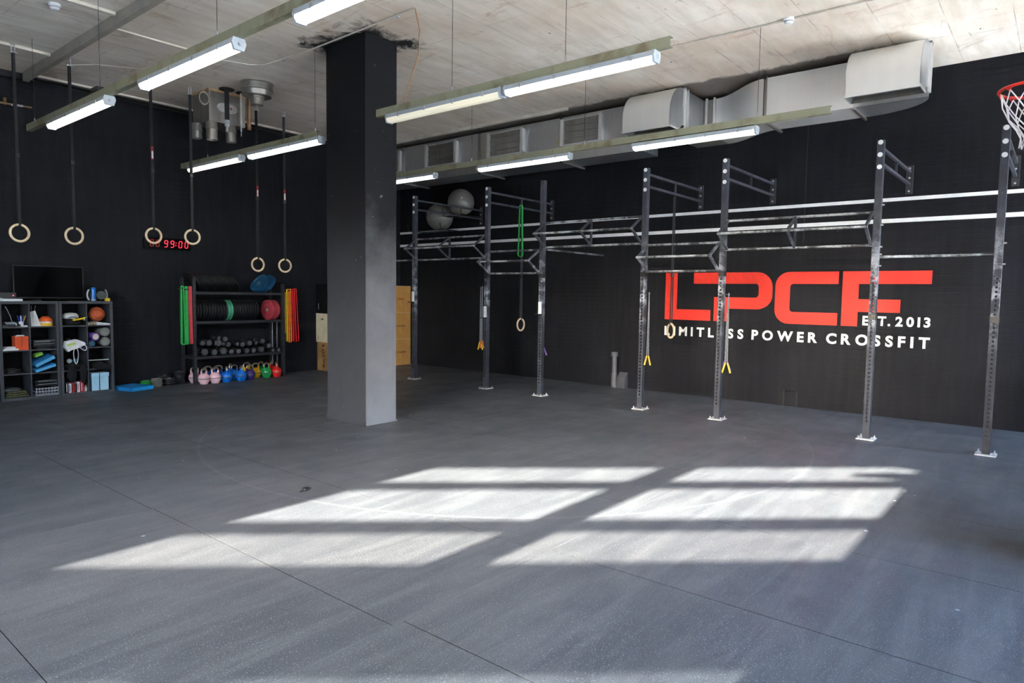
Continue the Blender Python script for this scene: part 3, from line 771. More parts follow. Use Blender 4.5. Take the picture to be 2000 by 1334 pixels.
# resistance bands: closed loops of flat rubber
def band(label, group, x, y, ztop, zbot, mat, w, gap=0.03, t_=0.005, face='x', twist=0.0, sway=0.0):
    o = thing('resistance_band', label, 'band', (x, y, ztop), 0.0, group)
    n = 10; r = gap/2; Ln = ztop-zbot
    pts = [(r*0.6*cos(a), r*0.6*sin(a)) for a in [pi*i/n for i in range(n+1)]]
    pts += [(-r*(0.6+0.4*(i/6)), -Ln*0.9*(i/6)-0.01) for i in range(1, 6)]
    pts += [(r*1.1*cos(a), -Ln+r+r*sin(a)) for a in [pi+pi*i/n for i in range(n+1)]]
    pts += [(r*(0.6+0.4*(i/6)), -Ln*0.9*(i/6)-0.01) for i in range(5, 0, -1)]
    P3 = [((0 if face == 'x' else u)+sway*(v/Ln), (u if face == 'x' else 0), v) for u, v in pts]
    obj('loop', MB().strip(P3, (w, 0, 0) if face == 'x' else (0, w, 0), t_), mat, o, 40)
    return o
GREEN = M('green_latex', (46, 176, 82), 0.55, var=0.08)
band('green resistance band looped over a rig crossbar', None, 10.06, UY[1]-0.03, 3.385, 2.44, GREEN, 0.042, 0.10, 0.006, 'x')
bpy.data.objects['resistance_band']['label'] = 'bright green resistance band looped over a crossbar of the rig'

# jump ropes hung on the uprights
def rope(label, loc, ztop, zbot, hcol, cord, spread, dirx=-1, dy=0.0):
    t = thing('jump_rope', label, 'rope', loc, 0, 'jump ropes hung on the rig')
    hl = 0.13
    H = ztop-zbot
    zt_ = ztop; zh = zbot+hl
    mb = MB()
    mb.tube([(0, dy, zt_-0.02), (0.004, dy+0.01, zt_-0.3*H), (0.0, dy+0.014, zh)], 0.0065, 6)
    mb.tube([(0, dy, zt_-0.02), (-0.008, dy-0.01, zt_-0.3*H), (-0.004, dy-0.014, zh)], 0.0065, 6)
    mb.tube([(-0.008, dy-0.01, zt_-0.02), (0, dy, zt_+0.012), (0.008, dy+0.01, zt_-0.02)], 0.0065, 6)
    obj('cord', mb, cord, t, 50)
    for k_, s in ((0, -1), (1, 1)):
        obj('handle', MB().cyl((0, dy+s*0.014, zh+0.01), (spread*s*0.4*dirx, dy+s*(0.014+spread), zbot), 0.011, 8, 0.013), hcol, t, 40)
    return t
YEL = M('yellow_handle', (232, 182, 50), 0.45); PUR = M('purple_handle', (122, 84, 178), 0.45); ORA = M('orange_handle', (228, 128, 40), 0.45)
CORD = M('grey_bead_cord', (96, 98, 104), 0.6, rgb2=(140, 142, 148), scale=90, stretch=(0.2, 0.2, 1))
rope('yellow handled jump rope hung on the second rig upright', (UX-0.075, UY[1]+0.085, 0), 1.83, 0.71, YEL, CORD, 0.03)
rope('orange handled jump rope beside the yellow one on the second upright', (UX-0.075, UY[1]+0.045, 0), 1.85, 0.74, ORA, CORD, 0.02)
rope('purple handled jump rope mostly behind the third rig upright', (UX+0.085, UY[2]+0.02, 0), 1.55, 0.69, PUR, CORD, 0.05)
rope('yellow handled jump rope on the right side of the fourth rig upright', (UX+0.02, UY[3]-0.088, 0), 1.77, 0.68, YEL, CORD, 0.03)
rope('yellow handled jump rope on the right side of the fifth rig upright', (UX+0.03, UY[4]-0.092, 0), 1.77, 0.665, YEL, CORD, 0.04)
rope('purple handled jump rope behind the yellow one on the fifth upright', (UX+0.09, UY[4]-0.06, 0), 1.70, 0.69, PUR, CORD, 0.05)
for i, z, sx in ((1, 1.84, 1), (2, 1.55, 0), (3, 1.775, -1), (4, 1.775, -1)):
    obj('peg', MB().cyl((-0.05 if i == 1 else 0.03, 0, z-0.01), (-0.05 if i == 1 else 0.04, 0.1*(1 if sx > 0 else (-1 if sx < 0 else 0.3)), z-0.01), 0.006, 8), DARKST, uprights[i], 30)

# ================================================================== CEILING LIGHTS
def lamp(label, x, y0, y1, diff, parent_beam, zt_=3.80, hooks=4):
    t = thing('strip_light', label, 'lamp', (x, (y0+y1)/2, zt_), 0, 'fluorescent strip lights under the steel beams')
    l = (y1-y0)/2; wd = 0.062
    obj('housing', MB().prism([(-wd, -0.052), (-wd+0.008, -0.006), (-wd+0.02, -0.002), (wd-0.02, -0.002), (wd-0.008, -0.006), (wd, -0.052)], -l, l, 'y').box(-0.02, 0.02, -l*0.8, l*0.8, -0.004, 0.0), GREYP, t, 0)
    prof = [(-wd+0.003, -0.052), (wd-0.003, -0.052), (wd-0.008, -0.078), (wd-0.03, -0.096), (-wd+0.03, -0.096), (-wd+0.008, -0.078)]
    obj('diffuser', MB().prism(prof, -l+0.01, l-0.01, 'y'), diff, t, 0)
    for s in (-1, 1):
        obj('end_cap', MB().prism([(a*1.03, b) for a, b in [(-wd, -0.04), (-wd+0.012, 0.0), (wd-0.012, 0.0), (wd, -0.04), (wd-0.02, -0.1), (-wd+0.02, -0.1)]], s*l-0.012, s*l+0.012, 'y'), GREYP, t, 0)
        obj('cable_gland', MB().cyl((0, s*(l+0.01), -0.05), (0, s*(l+0.035), -0.05), 0.014, 8), GREYP, t, 30)
    for i in range(hooks):
        y = -l+2*l*(i+0.5)/hooks
        for s in (-1, 1): obj('clip', MB().box(s*wd-0.004, s*wd+0.004, y-0.012, y+0.012, -0.06, -0.022), CHROME, t, 0)
    return t
def beam(label, x, y0, y1, zt_=3.885, wires=()):
    t = thing('light_beam', label, 'beam', (x, (y0+y1)/2, zt_), 0, 'suspended steel beams')
    l = (y1-y0)/2
    mb = MB().box(-0.03, -0.026, -l, l, -0.085, 0).box(-0.026, 0.03, -l, l, -0.004, 0).box(-0.026, 0.03, -l, l, -0.085, -0.081)
    obj('channel', mb, BEAM, t, 0)
    for y in wires:
        obj('wire', MB().cyl((0, y-(y0+y1)/2, 0), (0, y-(y0+y1)/2, CZ-zt_), 0.0028, 6), DARKST, t, 0)
        obj('wire_clamp', MB().cyl((0, y-(y0+y1)/2, 0), (0, y-(y0+y1)/2, 0.05), 0.008, 8), CHROME, t, 30)
    return t
b1 = beam('longest olive painted beam, crossing the left of the ceiling above two strip lights', 2.965, 1.2, 10.83, wires=(10.58, 8.35, 5.75, 3.2))
b2 = beam('olive beam right of the pillar above a lit and a dim strip light', 5.29, 2.66, 6.45, wires=(5.22, 3.74))
b3 = beam('long olive beam passing in front of the wall duct', 8.22, 2.15, 11.2, wires=(7.65, 5.45, 2.98))
b4 = beam('olive grey beam in the dark left background', 5.48, 7.93, 11.9, wires=(8.0, 11.0))
lamp('cool white strip light under the left beam, second from the near end', 2.965, 5.40, 7.22, TUBEM, b1)
lamp('warm white strip light at the far end of the left beam', 2.965, 8.11, 9.94, TUBEW, b1)
lamp('overexposed strip light cut by the top edge of the picture', 2.965, 2.72, 4.51, TUBEM, b1)
lamp('bright strip light on the beam right of the pillar', 5.29, 2.80, 4.44, TUBEM, b2)
lamp('dim yellowed strip light touching the pillar in the picture', 5.29, 4.51, 6.24, TUBED, b2)
lamp('strip light with a rusty reflector below the curved duct hood', 8.24, 2.99, 4.65, TUBEM, b3, 3.79)
lamp('lit strip light below the middle duct grilles', 8.24, 5.71, 7.48, TUBEM, b3)
lamp('strip light half hidden by the pillar below the far duct', 8.24, 8.52, 10.25, TUBEM, b3)
lamp('warm strip light at the far end of the background beam', 5.46, 9.90, 11.56, TUBEW, b4)
lamp('white strip light of the background beam beside the pillar', 5.46, 7.83, 9.63, TUBEM, b4)

# conduits, cable, detectors
GREYC = M('pale_conduit', (196, 188, 176), 0.55)
def tubething(name, label, cat, pts, r, mat, n=8):
    p0 = Vector(pts[0]); t = thing(name, label, cat, p0)
    obj('pipe', MB().tube([Vector(p)-p0 for p in pts], r, n), mat, t, 60); return t
zc = CZ-0.014
c1 = tubething('conduit', 'thin cream conduit on the ceiling running past the pillar head', 'conduit', [(4.6, 9.35, zc), (4.97, 9.27, zc), (5.2, 9.19, zc), (5.34, 9.0, zc), (5.385, 7.9, zc), (5.37, 7.0, zc), (5.345, 5.88, zc)], 0.011, GREYC)
for y in (8.6, 6.2): obj('clip', MB().box(-0.02, 0.02, -0.01, 0.01, -0.015, 0.012), CHROME, c1, 0, (5.38-4.6, y-9.35, 0))
tubething('cable', 'brown cable drooping from the ceiling conduit to the beam right of the pillar', 'cable', [(5.345, 5.87, zc), (5.36, 5.86, 4.86), (5.39, 5.84, 4.7), (5.40, 5.86, 4.45), (5.37, 5.95, 4.2), (5.32, 6.05, 3.89)], 0.007, M('brown_cable', (150, 108, 70), 0.5))
tubething('conduit', 'thin conduit on the bright ceiling leading to the smoke detector', 'conduit', [(8.19, 7.2, zc), (8.18, 4.1, zc), (8.2, 2.70, zc)], 0.011, GREYC)
tubething('conduit', 'rust stained conduit right of the smoke detector', 'conduit', [(8.2, 2.60, zc), (8.2, -1.0, zc)], 0.011, GREYC)
tubething('cable', 'loose white cable sagging from the second ring strap', 'cable', [(3.53, 11.0, CZ-0.1), (3.8, 10.85, CZ-0.05), (4.3, 10.6, CZ-0.03), (4.62, 9.36, zc)], 0.006, GREYC)
def detector(label, x, y):
    t = thing('smoke_detector', label, 'detector', (x, y, CZ), 0, 'smoke detectors')
    obj('base', MB().lathe([(0.062, 0), (0.062, -0.02), (0.055, -0.025)], 24), WHITEP, t, 40)
    obj('sensor_head', MB().lathe([(0.05, -0.025), (0.05, -0.045), (0.034, -0.062), (0.001, -0.066)], 24), WHITEP, t, 40)
    obj('dark_slot', MB().lathe([(0.0505, -0.034), (0.0505, -0.04)], 24), BLACKP, t, 0)
detector('round white smoke detector on the bright right part of the ceiling', 8.2, 2.65)
detector('round white smoke detector at the top left corner of the picture', 2.78, 9.1)

# ceiling outlet box, round outlet and the pipes by it
t = thing('vent_box', 'galvanised box hanging from the ceiling with three round spigots', 'vent', (5.41, 10.79, 0))
obj('casing', MB().bevbox(0, 0.62, 0, 0.55, 4.44, CZ-0.03, 0.004), GALVD, t, 0)
obj('wooden_packing', MB().box(-0.01, 0.63, -0.01, 0.56, CZ-0.03, CZ), M('packing_board', (176, 140, 96), 0.8), t, 0)
obj('seam', MB().box(-0.004, 0.624, -0.004, 0.0, 4.80, 4.815), GALVD, t, 0)
for x, y, zb_, r in ((0.09, 0.10, 4.16, 0.085), (0.42, 0.10, 4.18, 0.08), (0.0, 0.42, 4.21, 0.08)):
    obj('spigot', MB().lathe([(r*1.06, 4.45), (r*1.06, 4.36), (r*1.1, 4.35), (r*1.1, 4.335), (r, 4.33), (r, zb_), (r*0.93, zb_), (r*0.93, 4.42)], 24, 'z', (x, y, 0)), GALVD, t, 40)
hp = obj('access_hatch', MB().prism([(0.30+0.12*cos(a)+(0.05 if cos(a) > 0 else -0.05), 4.69+0.075*sin(a)) for a in [2*pi*i/28 for i in range(28)]], -0.016, 0, 'y'), M('pale_hatch', (206, 204, 200), 0.35, 0.3), t, 40)
obj('red_knob', MB().lathe([(0.016, 0), (0.016, -0.02), (0.008, -0.026)], 14, 'y', (0.355, -0.016, 4.69)), M('red_knob', (170, 24, 34), 0.4), hp, 40)
def hang(name, label, x, y, z0, r, mat, fit=True, flange=0.0):
    q = thing(name, label, 'pipe', (x, y, CZ))
    obj('stem', MB().cyl((0, 0, 0), (0, 0, z0-CZ), r, 12), mat, q, 50)
    if flange: obj('ceiling_sleeve', MB().lathe([(flange, 0), (flange, -0.012), (r, -0.012)], 20), MATS['black_ink'], q, 40)
    if fit: obj('fitting', MB().cyl((0, 0, z0-CZ), (0, 0, z0-CZ-0.04), r*1.15, 6).cyl((0, 0, z0-CZ-0.04), (0, 0, z0-CZ-0.055), r*0.7, 8).cyl((0, 0, z0-CZ-0.055), (0, 0, z0-CZ-0.10), r*1.1, 6).cyl((0, 0, z0-CZ-0.1), (0, 0, z0-CZ-0.18), r*0.45, 8), GREYP, q, 30)
    return q
hang('hanging_hose', 'thick black insulated hose coming out of the ceiling before the vent box', 5.62, 10.62, 4.46, 0.036, M('black_foam', (30, 30, 32), 0.8), True, 0.12)
hang('hanging_pipe', 'thin pale pipe hanging before the vent box', 5.86, 10.62, 4.43, 0.013, GREYC, True, 0.08)
hang('hanging_pipe', 'rusty brown pipe hanging right of the vent box', 5.96, 10.55, 4.36, 0.033, M('rusty_lagging', (170, 132, 96), 0.8, rgb2=(104, 70, 46), scale=6, stretch=(3, 3, 0.6)), False)
t = thing('ceiling_spigot', 'stepped round steel duct collar on the ceiling right of the vent box', 'vent', (5.76, 9.95, CZ))
obj('wide_collar', MB().lathe([(0.25, 0), (0.25, -0.012), (0.235, -0.02), (0.235, -0.10), (0.242, -0.105), (0.242, -0.12), (0.228, -0.125), (0.215, -0.20), (0.12, -0.205)], 32), GALVD, t, 40)
obj('narrow_collar', MB().lathe([(0.112, -0.20), (0.112, -0.225), (0.10, -0.23), (0.10, -0.33), (0.093, -0.33), (0.093, -0.21)], 28), GALVD, t, 40)
t = thing('cable_coil', 'coil of pale cable on the ceiling beside the vent box', 'cable', (5.25, 10.62, CZ))
mb = MB()
for k in range(5): mb.tube([(0.075*cos(a)+0.004*k, 0.012*k, -0.22+0.095*sin(a)) for a in [2*pi*i/24 for i in range(24)]], 0.005, 6, True)
obj('coil', mb, GREYC, t, 60); obj('hook', MB().cyl((0, 0.02, 0), (0, 0.02, -0.13), 0.005, 6), CHROME, t, 40)

# short rail with bright clips high on the back wall
t = thing('wall_rail', 'short rusty rail with a shiny middle high on the dark back wall', 'rail', (3.14, YB-0.08, 4.50))
obj('tube', MB().cyl((-0.3, 0, 0), (0.36, 0, 0.012), 0.018, 10), M('rusty_tube', (120, 92, 62), 0.6), t, 50)
obj('sleeve', MB().cyl((0.09, 0, 0.002), (0.24, 0, 0.01), 0.02, 10), CHROME, t, 50)
obj('bracket', MB().box(0.0, 0.03, -0.01, 0.08, -0.02, 0.09), MATS['rusty_tube'], t, 0)

# ================================================================== DUCTWORK
duct = thing('ventilation_duct', 'galvanised ventilation duct with two curved hoods and louvre grilles under the ceiling', 'duct', (10.2, 7.0, 4.5))
DO = Vector((10.2, 7.0, 4.5))
def D(p): return tuple(Vector(p)-DO)
def dshift(mb):
    mb.v = [D(v) for v in mb.v]; return mb
XD0, XD1, ZD0, ZDL, ZD1 = 9.90, 10.52, 4.26, 4.10, 4.86
obj('far_section', dshift(MB().box(9.95, 10.56, 5.50, YB-0.001, ZDL, ZD1)), GALV, duct, 0)
# S-shaped connection in plan
def sm(t0): return t0*t0*(3-2*t0)
fx, bx = [], []
for i in range(13):
    u = i/12; y = 3.50+u*0.95; fx.append((XD0+(10.45-XD0)*sm(u), y)); bx.append((XD1+(11.02-XD1)*sm(u), y))
obj('offset_bend', dshift(MB().prism(fx+bx[::-1], ZD0, ZD1, 'z')), CREAMY, duct, 30)
obj('neck', dshift(MB().box(10.45, 11.02, 4.45, 5.0, ZD0, ZD1)), GALVD, duct, 0)
obj('near_section', dshift(MB().box(XD0, XD1, 2.32, 3.50, ZD0, ZD1)), CREAMY, duct, 0)
el = [(XD0, 2.32)]+[(XD0+(XD1-XD0)*cos(a), 2.32-0.86*sin(a)) for a in [pi/2*i/12 for i in range(13)]][::-1]
el = [(XD0, 2.32), (XD0, 1.46)]+[(XD0+(XD1-XD0)*sin(a), 2.32-0.86*cos(a)) for a in [pi/2*i/12 for i in range(1, 13)]]
obj('elbow', dshift(MB().prism(el, ZD0, ZD1, 'z')), GALV, duct, 30)
for y in (1.47, 2.30, 3.48, 4.46, 4.62, 4.80):
    pass
for y0 in (7.08, 9.03, 11.25): obj('joint_flange', dshift(MB().box(9.935, 9.95, y0-0.02, y0+0.02, ZDL-0.03, ZD1).box(9.935, 10.7, y0-0.02, y0+0.02, ZDL-0.03, ZDL)), GALVD, duct, 0)
for y0 in (3.48, ): obj('joint_flange', dshift(MB().box(XD0-0.02, XD0, y0-0.02, y0+0.02, ZD0-0.02, ZD1+0.02).box(XD0-0.02, XD1+0.12, y0-0.02, y0+0.02, ZD0-0.03, ZD0)), GALVD, duct, 0)
obj('joint_flange', dshift(MB().box(XD0, XD1+0.1, 2.30, 2.33, ZD0-0.025, ZD0)), GALVD, duct, 0)
for y0 in (4.47, 4.60, ): obj('joint_flange', dshift(MB().box(10.42, 10.45, y0-0.015, y0+0.015, ZD0, ZD1+0.02)), CREAMY, duct, 0)
for (px, py) in ((3.49, XD0), (7.08, 9.95), (9.03, 9.95), (11.25, 9.95)):
    obj('hanger_rod', dshift(MB().cyl((py-0.05, px, ZD1-0.6), (py-0.05, px, CZ), 0.006, 8).box(py-0.065, py-0.02, px-0.02, px+0.02, ZD1-0.02, ZD1+0.02)), DARKST, duct, 0)
def hood(y0, y1, xb):
    xf_, zb_ = 9.28, 4.235; R = 0.42; cx_ = xf_+R; czz = ZD1+0.02-R
    prof = [(xb, ZD1+0.02)]+[(cx_-R*sin(a), czz+R*cos(a)) for a in [pi/2*i/12 for i in range(13)]]+[(xf_, zb_)]
    inner = [(xf_+0.006, zb_)]+[(cx_-(R-0.006)*sin(a), czz+(R-0.006)*cos(a)) for a in [pi/2*i/12 for i in range(12, -1, -1)]]+[(xb, ZD1+0.014)]
    o = obj('hood', dshift(MB().prism(prof+inner, y0, y1, 'y')), CREAMY, duct, 30)
    # cheeks and throat
    thr = [(9.62, zb_)]+[(9.76-0.14*cos(a), 4.235+0.0+0.10*sin(a)) for a in [pi/2*i/5 for i in range(6)]]
    side = [(xb, ZD1+0.02)]+[(cx_-R*sin(a), czz+R*cos(a)) for a in [pi/2*i/12 for i in range(13)]]+[(xf_, zb_), (9.62, zb_)]+[(9.76-0.14*cos(a), 4.235+0.10*sin(a)) for a in [pi/2*i/5 for i in range(6)]]+[(xb, 4.335)]
    for ya in (y0, y1-0.005): obj('cheek', dshift(MB().prism(side, ya, ya+0.005, 'y')), GALV, o, 30)
    th = [(9.62, zb_)]+[(9.76-0.14*cos(a), 4.235+0.10*sin(a)) for a in [pi/2*i/5 for i in range(6)]]+[(xb, 4.335), (xb, 4.341)]+[(9.76-0.134*cos(a), 4.241+0.10*sin(a)) for a in [pi/2*i/5 for i in range(5, -1, -1)]]+[(9.626, zb_)]
    obj('throat', dshift(MB().prism(th, y0, y1, 'y')), GALVD, o, 30)
    obj('rim', dshift(MB().box(xf_-0.012, xf_, y0-0.005, y1+0.005, zb_-0.004, zb_+0.03).box(xf_-0.012, 9.62, y0-0.012, y0, zb_-0.004, zb_+0.02).box(xf_-0.012, 9.62, y1, y1+0.012, zb_-0.004, zb_+0.02)), CREAMY, o, 0)
    for x in (xb-0.09, xb): obj('flange', dshift(MB().box(x-0.012, x+0.012, y0-0.025, y0, 4.30, ZD1+0.04).box(x-0.012, x+0.012, y0-0.025, y1+0.02, ZD1+0.02, ZD1+0.045)), CREAMY, o, 0)
hood(1.46, 2.28, 9.90)
hood(4.66, 5.46, 9.86)
obj('hood_stub', dshift(MB().box(9.86, 10.5, 4.66, 5.50, 4.30, ZD1+0.01)), GALV, duct, 0)
for (ya, yb) in ((6.21, 7.04), (7.91, 8.77), (9.62, 10.50), (11.30, 12.1)):
    z0, z1 = 4.35, 4.79; xa = 9.86
    g = obj('grille', dshift(MB().box(xa, 9.952, ya, ya+0.012, z0, z1).box(xa, 9.952, yb-0.012, yb, z0, z1).box(xa, 9.952, ya, yb, z0, z0+0.012).box(xa, 9.952, ya, yb, z1-0.012, z1).box(xa-0.006, xa+0.006, ya-0.012, ya+0.05, z0-0.01, z1+0.01).box(xa-0.006, xa+0.006, yb-0.05, yb+0.012, z0-0.01, z1+0.01)), CREAMY, duct, 0)
    for k in range(4):
        zc_ = z0+0.06+k*(z1-z0-0.11)/3
        obj('louvre', dshift(MB().bar((9.915, ya+0.05, zc_), (9.915, yb-0.05, zc_), 0.012, 0.098, (-0.3, 0, 1))), GALVD, g, 0)
    obj('yellow_lever', dshift(MB().box(9.93, 9.945, yb+0.05, yb+0.09, z0+0.04, z0+0.16)), M('yellow_lever', (206, 180, 60), 0.5), g, 0)

# ================================================================== BASKETBALL HOOP
hx, hy, hz, HR = 5.74, 0.205, 3.135, 0.225
hp = thing('basketball_hoop', 'red basketball rim with white net at the upper right edge', 'hoop', (hx, hy, hz))
rim = obj('rim', MB().tube([(HR*cos(2*pi*i/40), HR*sin(2*pi*i/40), 0) for i in range(40)], 0.010, 10, True), M('rim_red', (226, 44, 30), 0.35), hp, 60)
for i in range(12):
    a = 2*pi*(i+0.5)/12
    obj('net_hook', MB().tube([(HR*cos(a+d), HR*sin(a+d), -0.008-0.014*(1-abs(d)/0.09)) for d in (-0.09, -0.045, 0, 0.045, 0.09)], 0.004, 6), MATS['rim_red'], rim, 50)
obj('mounting_bracket', MB().box(-0.09, 0.09, -(hy+0.115), -HR+0.02, -0.012, 0.0).box(-0.09, 0.09, -(hy+0.12), -(hy+0.108), -0.16, 0.06), MATS['rim_red'], hp, 0)
net = MB(); lv = [(0.215, -0.02), (0.20, -0.10), (0.165, -0.19), (0.115, -0.26), (0.09, -0.32), (0.095, -0.38)]
for i in range(12):
    for s in (-1, 1):
        pts = []
        for j, (r, z) in enumerate(lv):
            a = 2*pi*(i+0.5)/12+s*(2*pi/24)*(j if j < 2 else (j % 2))*1.0
            if j >= 2: a = 2*pi*(i+0.5)/12+s*(2*pi/24)*(1 if j % 2 else 0)+(s*2*pi/24 if j % 2 == 0 else 0)*0
            pts.append((r*cos(a), r*sin(a), z))
        net.tube(pts, 0.0042, 5)
obj('net', net, M('white_net_cord', (222, 216, 220), 0.8), hp, 60)

# ================================================================== WALL PIPE, BALLS
t = thing('floor_pipe', 'short grey capped pipe stub standing at the foot of the right wall', 'pipe', (10.99, 6.50, 0))
obj('stem', MB().cyl((0, 0, 0), (0, 0, 0.60), 0.045, 18).cyl((0, 0, 0), (0, 0, 0.27), 0.056, 18), M('grey_drain_pipe', (92, 92, 98), 0.5), t, 40)
obj('cap', MB().lathe([(0.045, 0.58), (0.066, 0.585), (0.066, 0.655), (0.06, 0.665)], 18), MATS['grey_drain_pipe'], t, 40)
obj('bracket', MB().prism([(-0.02, 0.0), (0.10, 0.0), (0.10, 0.29), (-0.0, 0.19)], -0.235, -0.06, 'y').xf(Matrix.Translation((0.0, 0, 0))), M('rough_concrete_grey', (74, 74, 80), 0.9, bump=0.6, bscale=40), t, 0)
GB = M('grey_vinyl', (122, 119, 114), 0.3, var=0.04)
R = 0.29
t = thing('exercise_ball', 'large grey exercise ball, upper right of the pair high on the wall', 'ball', (10.785, 10.34, 3.715), 0, 'exercise balls')
obj('shell', MB().sphere((0, 0, 0), R, 40, 24), GB, t, 60); obj('valve', MB().cyl((-0.68*R, -R*0.72, 0.06), (-0.7*R, -R*0.745, 0.062), 0.015, 10), WHITEP, t, 40)
t = thing('exercise_ball', 'large grey exercise ball with a dark blue line, lower left of the pair', 'ball', (10.78, 10.99, 3.435), 0, 'exercise balls')
R = 0.30
obj('shell', MB().sphere((0, 0, 0), R, 40, 24), GB, t, 60)
st_ = MB().tube([((R+0.001)*cos(a), (R+0.001)*sin(a), 0) for a in [2*pi*i/60 for i in range(60)]], 0.006, 6, True)
st_.xf(Matrix.Rotation(rad(8), 4, 'Y') @ Matrix.Rotation(rad(-12), 4, 'X'))
obj('stripe', st_, M('dark_blue_line', (34, 48, 92), 0.5), t, 60)
t = thing('ball_rack', 'black tube rack on the right wall carrying the exercise balls', 'rack', (XR, 10.5, 3.1))
mb = MB()
for z, ya_, yb_2 in ((0.315, -0.42, 0.13), (0.035, 0.20, 1.25)):
    for x in (-0.17, -0.47): mb.tube([(x, ya_, z), (x, yb_2, z)], 0.011, 8)
    for y in (ya_, yb_2): mb.tube([(-0.001, y, z), (-0.56, y, z), (-0.60, y, z+0.14)], 0.011, 8)
obj('rail', mb, BLACKP, t, 50)

# ================================================================== BACK-LEFT: CUBE SHELVES
KY = 12.25; KZ = 1.51
def cube_shelf(label, x0, x1):
    t = thing('cube_shelf', label, 'shelf', (x0, KY, 0), 0, 'dark grey cube shelves')
    W_ = x1-x0; D_ = 0.40
    obj('top_board', MB().box(0, W_, 0, D_, KZ-0.04, KZ), SHELF, t, 0); obj('bottom_board', MB().box(0, W_, 0, D_, 0, 0.04), SHELF, t, 0)
    obj('side_board', MB().box(0, 0.04, 0, D_, 0.04, KZ-0.04), SHELF, t, 0); obj('side_board', MB().box(W_-0.04, W_, 0, D_, 0.04, KZ-0.04), SHELF, t, 0)
    obj('divider', MB().box(W_/2-0.009, W_/2+0.009, 0.002, D_, 0.04, KZ-0.04), SHELF, t, 0)
    for k in range(1, 4):
        z = 0.04+(KZ-0.08)*k/4
        for a, b in ((0.04, W_/2-0.009), (W_/2+0.009, W_-0.04)): obj('shelf_board', MB().box(a, b, 0.002, D_, z-0.009, z+0.009), SHELF, t, 0)
    return t
K1, K2 = (2.885, 3.665), (3.672, 4.445)
cube_shelf('dark grey cube shelf under the television, cut by the left edge', *K1)
cube_shelf('dark grey cube shelf on the right, holding the basketball', *K2)
def cellz(k): return 0.04+(KZ-0.08)*k/4+(0.009 if k else 0.0)+0.001      # floor height of cell row k from below
C1L, C1R = K1[0]+0.2, K1[0]+0.575
C2L, C2R = K2[0]+0.21, K2[0]+0.57
# television
t = thing('television', 'black flat television standing on top of the cube shelves', 'television', (3.61, 12.46, KZ))
obj('screen', MB().bevbox(-0.475, 0.475, -0.018, 0.018, 0.055, 0.545, 0.006), BLACKG, t, 0)
obj('bezel', MB().box(-0.478, 0.478, -0.022, -0.01, 0.045, 0.06).box(-0.478, 0.478, -0.022, -0.01, 0.54, 0.552).box(-0.478, -0.466, -0.022, -0.01, 0.045, 0.55).box(0.466, 0.478, -0.022, -0.01, 0.045, 0.55), BLACKP, t, 0)
obj('stand', MB().bevbox(-0.22, 0.22, -0.11, 0.09, 0, 0.014, 0.004).box(-0.05, 0.05, 0.0, 0.03, 0.01, 0.1), BLACKG, t, 0)
t = thing('set_top_box', 'flat white box on the shelf top below the television', 'box', (3.08, 12.30, KZ))
obj('case', MB().bevbox(-0.13, 0.12, -0.04, 0.09, 0, 0.035, 0.004), WHITEP, t, 0); obj('grey_end', MB().box(-0.17, -0.13, -0.03, 0.08, 0, 0.045), GREYP, t, 0)
t = thing('media_player', 'black media box with a small red light beside the television', 'box', (3.05, 12.47, KZ))
obj('case', MB().bevbox(-0.15, 0.11, -0.06, 0.08, 0, 0.13, 0.004), BLACKP, t, 0); obj('red_light', MB().cyl((0.07, -0.06, 0.085), (0.07, -0.066, 0.085), 0.008, 10), emit('red_led', (255, 60, 80), 0.3), t, 30)
t = thing('remote_control', 'slim black and silver remote lying on the shelf top', 'remote', (3.36, 12.29, KZ))
obj('body', MB().bevbox(-0.09, 0.09, -0.02, 0.02, 0, 0.016, 0.004), BLACKP, t, 0); obj('keypad', MB().box(-0.01, 0.08, -0.014, 0.014, 0.0155, 0.018), GREYP, t, 0)
t = thing('speaker', 'round black speaker with pale grey ring handles behind the blue can', 'speaker', (4.25, 12.40, KZ))
obj('body', MB().lathe([(0.001, -0.15), (0.06, -0.15), (0.095, -0.12), (0.10, 0), (0.095, 0.12), (0.06, 0.15), (0.001, 0.15)], 24, 'x', (0, 0, 0.102)), BLACKP, t, 40)
for s in (-1, 1):
    obj('handle', MB().tube([(s*(0.10+0.045*sin(a)), -0.06, 0.105-0.09*cos(a)) for a in [pi*0.12+pi*0.76*i/12 for i in range(13)]], 0.014, 8), GREYP, t, 50)
obj('grille', MB().lathe([(0.001, -0.104), (0.07, -0.102), (0.075, -0.08)], 24, 'y', (0.05, 0, 0.10)), M('speaker_mesh', (46, 50, 50), 0.6, rgb2=(90, 96, 94), scale=160), t, 40)
t = thing('drink_can', 'tall bright blue drink can on top of the cube shelf', 'can', (4.185, 12.31, KZ))
BLUE = M('can_blue', (24, 118, 206), 0.3, 0.3)
obj('body', MB().lathe([(0.026, 0), (0.036, 0.012), (0.036, 0.205), (0.028, 0.222)], 24), BLUE, t, 40); obj('lid', MB().lathe([(0.001, 0.218), (0.027, 0.218), (0.029, 0.225)], 24), CHROME, t, 40)
obj('base_ring', MB().lathe([(0.0262, 0.0), (0.0364, 0.013), (0.0364, 0.03)], 24), WHITEP, t, 40)
text_obj('lettering', 'FITAID', WHITEP, frame((-0.02, -0.0345, 0.115), (0, 0, 1), (-0.8, 0.6, 0)), t, 0.022, 0.01, 0.15)
t = thing('toy_block', 'small yellow block at the right end of the shelf top', 'block', (4.385, 12.30, KZ))
